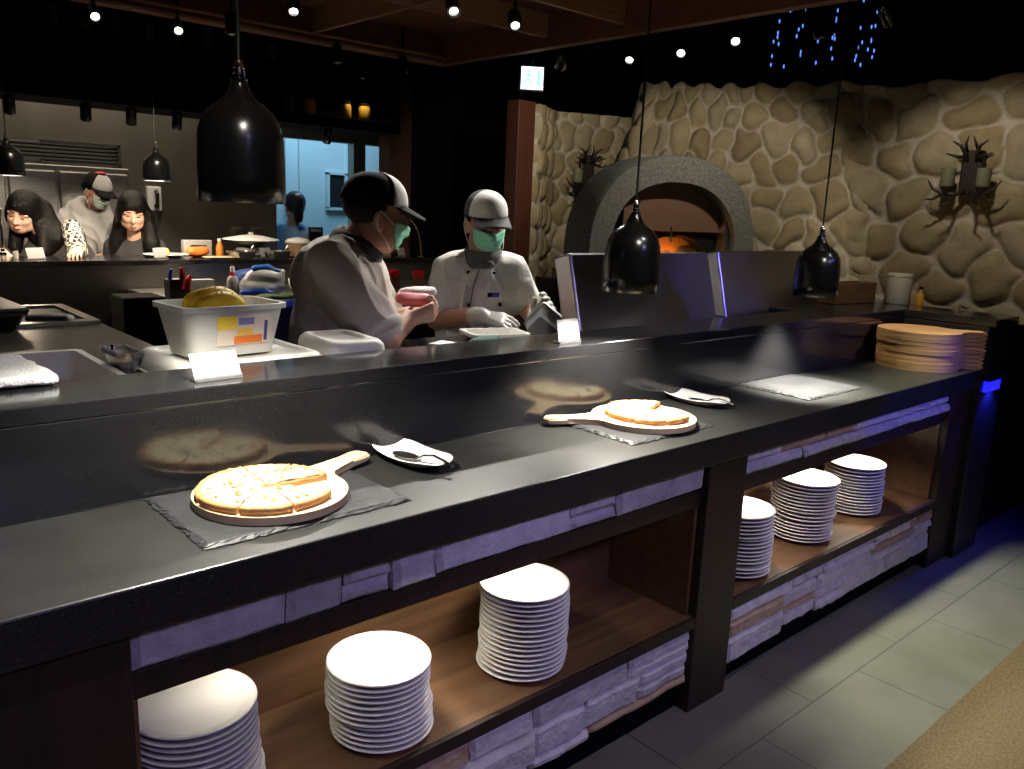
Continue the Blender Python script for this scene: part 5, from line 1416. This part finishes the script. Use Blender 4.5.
# ---- two women at the pass
def long_hair(t, hc, Mh, locks, s=1.0, k=.02):
    P = lambda x, y, z: A3(hc) + Mh @ (A3((x, y, z)) * s)
    o = [ell(P(0, -.010, .044), A3((.089, .110, .092)) * s, Mh, k), ell(P(0, -.06, -.04), A3((.085, .06, .10)) * s, Mh, .03),
         ell(P(.072, -.01, -.02), A3((.03, .055, .075)) * s, Mh, .02), ell(P(-.072, -.01, -.02), A3((.03, .055, .075)) * s, Mh, .02)]
    for a in locks: o.append(cap(a[0], a[1], a[2], a[3], .03))
    o.append(sub(ell(P(.012, .105, -.060), A3((.062, .10, .098)) * s, Mh, .010)))
    return sobj('hair', o, M_hair, t, .0055, 1)
t = person('woman with long black hair bending over the pass, in dark top with checked sleeve', 1.18, 5.66, RZ)
hc = (-.02, -.05, 1.358); Mh = frame((.08, -.93, -.28), (.25, 0, 1))
o = head_prims(hc, Mh)
o += [cap((.01, -.01, 1.30), (.08, .06, 1.20), .05, .06, .02), ell((.12, .1, 1.06), (.17, .11, .15), None, .03), ell((.12, .14, .9), (.14, .1, .16), None, .03)]
Ls, Le, Lw = (.215, .05, 1.17), (.27, -.02, .98), (.31, -.16, 1.12)
limbs(o, [(.21, .06, 1.25), (.275, -.03, 1.14), (.345, -.16, 1.155)], [.045, .036, .026]); o += hand_prims((.345, -.16, 1.155), (.3, -.8, -.05), (0, 0, -1), -1, (.3, .3, .35, .4), .9)
limbs(o, [(.0, .06, 1.18), (-.10, -.05, 1.0), (-.06, -.22, 1.13)], [.045, .036, .026]); o += hand_prims((-.06, -.22, 1.13), (.4, -.7, 0), (0, 0, -1), 1, (.3, .3, .35, .4), .9)
for sg in (-1, 1): limbs(o, [(.12 + sg * .08, .14, .86), (.12 + sg * .085, .12, .47), (.12 + sg * .09, .15, .09)], [.085, .055, .038], .03); o.append(cap((.12 + sg * .09, .16, .045), (.12 + sg * .09, .02, .035), .036, .03))
sobj('body', o, M_palskin, t, .006)
face_bits(t, hc, Mh, closed=True)
M_darktop = mat('dark_top', (.022, .020, .020, 1), .85, color2=(.035, .03, .028, 1), scale=14)
sobj('top', [ell((.12, .1, 1.07), (.19, .13, .16), None, .04), ell((.12, .14, .9), (.16, .12, .18), None, .04), cap((.02, .06, 1.19), (.20, .08, 1.22), .06, .065, .04), cap((.0, .06, 1.17), (-.10, -.05, 1.0), .06, .05, .03), cap((-.10, -.05, 1.0), (-.07, -.19, 1.12), .05, .038, .02)], M_darktop, t, .007)
mc = mat('checked_sleeve', (.6, .58, .52, 1), .85)
nt = mc.node_tree; ck = nt.nodes.new('ShaderNodeTexChecker'); ck.inputs['Scale'].default_value = 46; ck.inputs['Color1'].default_value = (.55, .53, .46, 1); ck.inputs['Color2'].default_value = (.02, .02, .02, 1)
tc = nt.nodes.new('ShaderNodeTexCoord'); nt.links.new(tc.outputs['Object'], ck.inputs['Vector']); nt.links.new(ck.outputs['Color'], nt.nodes['Principled BSDF'].inputs['Base Color'])
sobj('checked_sleeve', [cap((.20, .06, 1.27), (.275, -.03, 1.14), .058, .054, .02), cap((.275, -.03, 1.14), (.325, -.12, 1.15), .052, .040, .02), ], mc, t, .005)
long_hair(t, hc, Mh, [((.05, .02, 1.38), (.12, .02, 1.20), .06, .06), ((.11, .03, 1.25), (.12, .02, 1.13), .06, .045), ((-.085, .0, 1.33), (-.10, -.03, 1.13), .042, .04), ((-.02, .03, 1.33), (.03, .05, 1.15), .07, .06), ((.075, -.03, 1.27), (.085, -.05, 1.13), .035, .035)])
sobj('skirt', [ell((.12, .14, .82), (.16, .12, .12), None, .04)] + [cap((.12 + sg * .08, .14, .82), (.12 + sg * .09, .14, .1), .095, .06, .03) for sg in (-1, 1)], M_trouser, t, .012)

t = person('woman with long dark hair in dark grey top looking down at the pass', 1.73, 5.62, RZ)
hc = (.028, -.03, 1.380); Mh = frame((.42, -.86, -.30), (.03, 0, 1))
o = head_prims(hc, Mh, .97)
o += [cap((.02, .01, 1.31), (.0, .05, 1.19), .048, .058, .02), ell((-.01, .07, 1.07), (.15, .10, .15), None, .03), ell((-.01, .08, .9), (.135, .1, .16), None, .03)]
for sg in (-1, 1):
    limbs(o, [(-.01 + sg * .14, .06, 1.15), (-.01 + sg * .19, .08, .93), (-.01 + sg * .17, .05, .74)], [.044, .035, .025]); o += hand_prims((-.01 + sg * .17, .05, .74), (0, -.1, -1), (-sg, 0, 0), -sg, (.3, .3, .35, .4), .9)
    limbs(o, [(-.01 + sg * .08, .08, .86), (-.01 + sg * .085, .06, .47), (-.01 + sg * .09, .09, .09)], [.085, .055, .038], .03); o.append(cap((-.01 + sg * .09, .1, .045), (-.01 + sg * .09, -.04, .035), .036, .03))
sobj('body', o, M_palskin, t, .006)
face_bits(t, hc, Mh, .97, closed=True)
M_gtop = mat('charcoal_top', (.040, .040, .042, 1), .85, var=.1, scale=10)
j = [ell((-.01, .07, 1.07), (.175, .12, .16), None, .04), ell((-.01, .08, .9), (.155, .12, .18), None, .04), cap((-.11, .055, 1.175), (.09, .055, 1.175), .055, .055, .04)]
for sg in (-1, 1): j += [cap((-.01 + sg * .14, .06, 1.15), (-.01 + sg * .19, .08, .93), .062, .05, .03), cap((-.01 + sg * .19, .08, .93), (-.01 + sg * .172, .05, .78), .05, .036, .02)]
sobj('top', j, M_gtop, t, .007)
long_hair(t, hc, Mh, [((-.05, .01, 1.37), (-.10, .03, 1.17), .05, .06), ((-.10, .03, 1.20), (-.11, .0, 1.10), .05, .035), ((.10, .01, 1.36), (.125, .0, 1.16), .042, .048), ((.125, .0, 1.18), (.13, -.02, 1.06), .045, .03), ((.02, .05, 1.33), (.0, .07, 1.15), .07, .06)], .97)
sobj('skirt', [ell((-.01, .08, .82), (.155, .12, .12), None, .04)] + [cap((-.01 + sg * .08, .08, .82), (-.01 + sg * .09, .08, .1), .095, .06, .03) for sg in (-1, 1)], M_trouser, t, .012)

# ---- cook at the back in white shirt
t = person('cook in white shirt and black cap bending at the rear between the two women', 1.63, 6.08, RZ)
hc = (.055, -.04, 1.495); Mh = frame((.86, -.30, -.40), (.2, -.05, 1)); HS = .9
o = head_prims(hc, Mh, HS)
o += [cap((.02, .0, 1.42), (-.05, .03, 1.33), .055, .07, .02), ell((-.06, .04, 1.2), (.165, .12, .16), None, .03), ell((-.03, .06, 1.0), (.15, .11, .17), None, .04), ell((-.02, .06, .86), (.15, .11, .12), None, .04)]
R1 = [(-.19, .02, 1.29), (-.20, -.06, 1.10), (-.12, -.20, 1.06)]; L1 = [(.08, .02, 1.27), (.13, -.06, 1.07), (.10, -.20, 1.06)]
for L_, sd in ((R1, 1), (L1, -1)):
    limbs(o, L_, [.055, .043, .03]); o += hand_prims(L_[2], (.1, -.8, -.1), (0, 0, -1), sd, (.3, .3, .35, .4))
for sg in (-1, 1): limbs(o, [(-.02 + sg * .09, .06, .86), (-.02 + sg * .095, .04, .47), (-.02 + sg * .10, .07, .09)], [.088, .058, .040], .03); o.append(cap((-.02 + sg * .10, .08, .045), (-.02 + sg * .10, -.07, .035), .04, .034))
sobj('body', o, M_skin, t, .006)
face_bits(t, hc, Mh, HS, lips=False)
j = [ell((-.06, .04, 1.22), (.19, .14, .16), None, .04), ell((-.03, .06, 1.02), (.175, .135, .19), None, .05), ell((-.02, .06, .86), (.17, .13, .12), None, .05), cap((-.15, .03, 1.34), (.03, .03, 1.34), .065, .065, .05), ell((-.05, .05, 1.38), (.13, .10, .085), None, .05)]
for L_ in (R1, L1): j.append(cap(L_[0], A3(L_[0]) + (A3(L_[1]) - A3(L_[0])) * .75, .075, .07, .04))
sobj('shirt', j, M_shirtpale, t, .007, 2, .010)
tr = [ell((-.02, .06, .82), (.16, .12, .12), None, .04)]
for sg in (-1, 1): limbs(tr, [(-.02 + sg * .09, .06, .83), (-.02 + sg * .095, .04, .47), (-.02 + sg * .10, .07, .1)], [.105, .08, .066], .03)
sobj('trousers', tr, M_trouser, t, .012)
sobj('hair', [ell(A3(hc) + Mh @ A3((0, -.022, .025)), (.081, .091, .072), Mh, .01), sub(ell(A3(hc) + Mh @ A3((0, .06, -.05)), (.12, .085, .10), Mh, .01))], M_hair, t, .006)
h_ = cap_hat(t, A3(hc) + Mh @ A3((0, 0, .016)), Mh, 1.04 * HS, M_capblack, M_shirtpale, M_capblack, .06)
bt = A3(hc) + Mh @ A3((0, -.012, .122)); obj('red_button', ball(B(), bt, (.035, .035, .014), 14), M_red, h_, smooth=True)
face_mask(t, hc, Mh, HS, mat('mask_pale', (.55, .66, .58, 1), .8))

# ---- person in blue at the doorway
t = person('person in light blue top with tied black hair at the bright doorway', 3.50, 6.86, RZ)
hc = (.0, .0, 1.44); Mh = frame((-.5, .75, -.2))
o = head_prims(hc, Mh)
o += [cap((.0, .0, 1.37), (-.03, .03, 1.26), .05, .06, .02), ell((-.05, .04, 1.12), (.15, .11, .15), None, .03), ell((-.05, .05, .92), (.14, .1, .17), None, .03)]
for sg in (-1, 1):
    a = [(-.05 + sg * .15, .03, 1.2), (-.05 + sg * .18, .08, 1.0), (-.05 + sg * .1, .2, 1.05)]
    limbs(o, a, [.048, .038, .027]); o += hand_prims(a[2], (-sg * .3, .8, 0), (0, 0, -1), sg, (.3, .3, .35, .4), .95)
    limbs(o, [(-.05 + sg * .08, .05, .86), (-.05 + sg * .085, .04, .47), (-.05 + sg * .09, .06, .09)], [.085, .055, .038], .03); o.append(cap((-.05 + sg * .09, .05, .045), (-.05 + sg * .09, .18, .035), .036, .03))
sobj('body', o, M_skin, t, .007)
M_bluetop = mat('light_blue_top', (.25, .45, .75, 1), .8)
j = [ell((-.05, .04, 1.12), (.175, .13, .16), None, .04), ell((-.05, .05, .92), (.16, .12, .19), None, .04), cap((-.14, .03, 1.23), (.05, .03, 1.23), .058, .058, .04)]
for sg in (-1, 1): j.append(cap((-.05 + sg * .15, .03, 1.2), (-.05 + sg * .175, .07, 1.04), .065, .055, .03))
sobj('top', j, M_bluetop, t, .008)
hh = sobj('hair', [ell(A3(hc) + Mh @ A3((0, -.015, .03)), (.092, .108, .10), Mh, .01), ell(A3(hc) + Mh @ A3((0, -.11, .03)), (.04, .04, .045), Mh, .02), cap(A3(hc) + Mh @ A3((0, -.09, -.02)), A3(hc) + Mh @ A3((0, -.07, -.12)), .05, .04), sub(ell(A3(hc) + Mh @ A3((0, .09, -.05)), (.07, .085, .10), Mh, .01))], M_hair, t, .006)
sobj('hair_clip', [ell(A3(hc) + Mh @ A3((.0, -.115, .075)), (.028, .02, .018), Mh)], M_white, hh, .005)
sobj('trousers', [ell((-.05, .05, .82), (.155, .12, .12), None, .04)] + [cap((-.05 + sg * .08, .05, .82), (-.05 + sg * .09, .06, .1), .095, .06, .03) for sg in (-1, 1)], M_trouser, t, .012)
# =================================================================== light
w = bpy.data.worlds.new('world'); sc.world = w; w.use_nodes = True
w.node_tree.nodes['Background'].inputs[0].default_value = (.5, .45, .7, 1); w.node_tree.nodes['Background'].inputs[1].default_value = 0.0
WARM = (1, .86, .66); NEUT = (1, .95, .86); VIO = (.50, .42, 1)
# beams of the ceiling track heads
lamp('SPOT', 'track_beam', (3.30, 2.25, 2.24), 80, NEUT, (2.2, 2.4, 1.2), size=.03, angle=60)
lamp('SPOT', 'track_beam', (3.30, 2.58, 2.22), 60, NEUT, (2.1, 2.5, 1.1), size=.03, angle=50)
lamp('SPOT', 'track_beam', (2.12, 2.80, 2.24), 45, NEUT, (1.3, 2.2, 1.1), size=.03, angle=60)
lamp('SPOT', 'track_beam', (2.46, 2.80, 2.24), 60, NEUT, (1.9, 2.2, 1.1), size=.03, angle=60)
lamp('SPOT', 'track_beam', (1.70, 3.36, 2.24), 45, NEUT, (1.0, 2.3, 1.0), size=.03, angle=70)
lamp('SPOT', 'track_beam', (2.44, 4.26, 2.24), 45, WARM, (2.2, 4.7, 1.0), size=.03, angle=75)
lamp('SPOT', 'track_beam', (1.56, 4.26, 2.24), 90, WARM, (1.74, 5.55, 1.33), size=.03, angle=34)
lamp('SPOT', 'track_beam', (1.20, 4.26, 2.24), 90, WARM, (1.16, 5.6, 1.33), size=.03, angle=34)
# stone walls washed by lamps above the ceiling panel edge
lamp('SPOT', 'wall_wash', (3.45, 1.45, 2.30), 20, WARM, (4.35, 1.55, 1.25), size=.04, angle=85)
lamp('SPOT', 'wall_wash', (3.38, 2.0, 2.30), 24, WARM, (3.9, 2.8, 1.4), size=.04, angle=90)
lamp('SPOT', 'wall_wash', (3.38, 3.3, 2.30), 36, WARM, (4.2, 4.35, 1.4), size=.04, angle=90)
# kitchen
lamp('AREA', 'kitchen_light', (1.8, 5.9, 2.9), 36, WARM, (1.8, 5.9, 0), rect=(2.0, .5))
# counter downlights in the room behind the camera
lamp('SPOT', 'counter_downlight', (.45, .45, 2.45), 15, NEUT, (.25, 1.4, .9), size=.07, angle=55)
lamp('SPOT', 'counter_downlight', (1.9, .5, 2.45), 26, NEUT, (1.7, 1.45, .9), size=.07, angle=50)
lamp('SPOT', 'counter_downlight', (3.2, .5, 2.45), 22, NEUT, (2.9, 1.45, .9), size=.07, angle=45)
for x in (.7, 1.9, 3.1):
    lamp('SPOT', 'added_violet_spot', (x - .2, -1.0, 2.3), 60, VIO, (x, 1.3, .35), size=.12, angle=52, blend=.7)  # unseen spots added for the violet light on the counter front
lamp('SPOT', 'floor_downlight', (3.0, 1.385, 2.36), 230, (.96, 1, .72), (3.25, .45, 0), size=.05, angle=62, blend=.6)
lamp('SPOT', 'track_beam', (3.42, 1.90, 2.22), 45, WARM, (3.78, 1.48, .95), size=.03, angle=36)
for p_, q_ in (((.35, .35, 2.45), (.66, 1.5, 1.65)), ((1.25, .2, 2.45), (1.78, 1.5, 1.45)), ((1.9, -.1, 2.45), (2.81, 1.5, 1.40))):
    lamp('SPOT', 'added_highlight_spot', p_, 110, NEUT, q_, size=.15, angle=11, blend=.4)  # unseen spots added to make the highlights on the pendant shades
lamp('SPOT', 'added_blue_spot', (4.2, -1.2, 1.4), 100, (.02, .03, 1), (3.4, 1.28, .83), size=.06, angle=20)  # unseen spot added in place of a blue reflection on the counter front
lamp('SPOT', 'added_blue_spot', (3.9, -1.0, 2.5), 130, (.16, .15, 1), (3.0, 2.0, 1.2), size=.10, angle=15)  # another unseen spot, added to tint the fridge lids blue
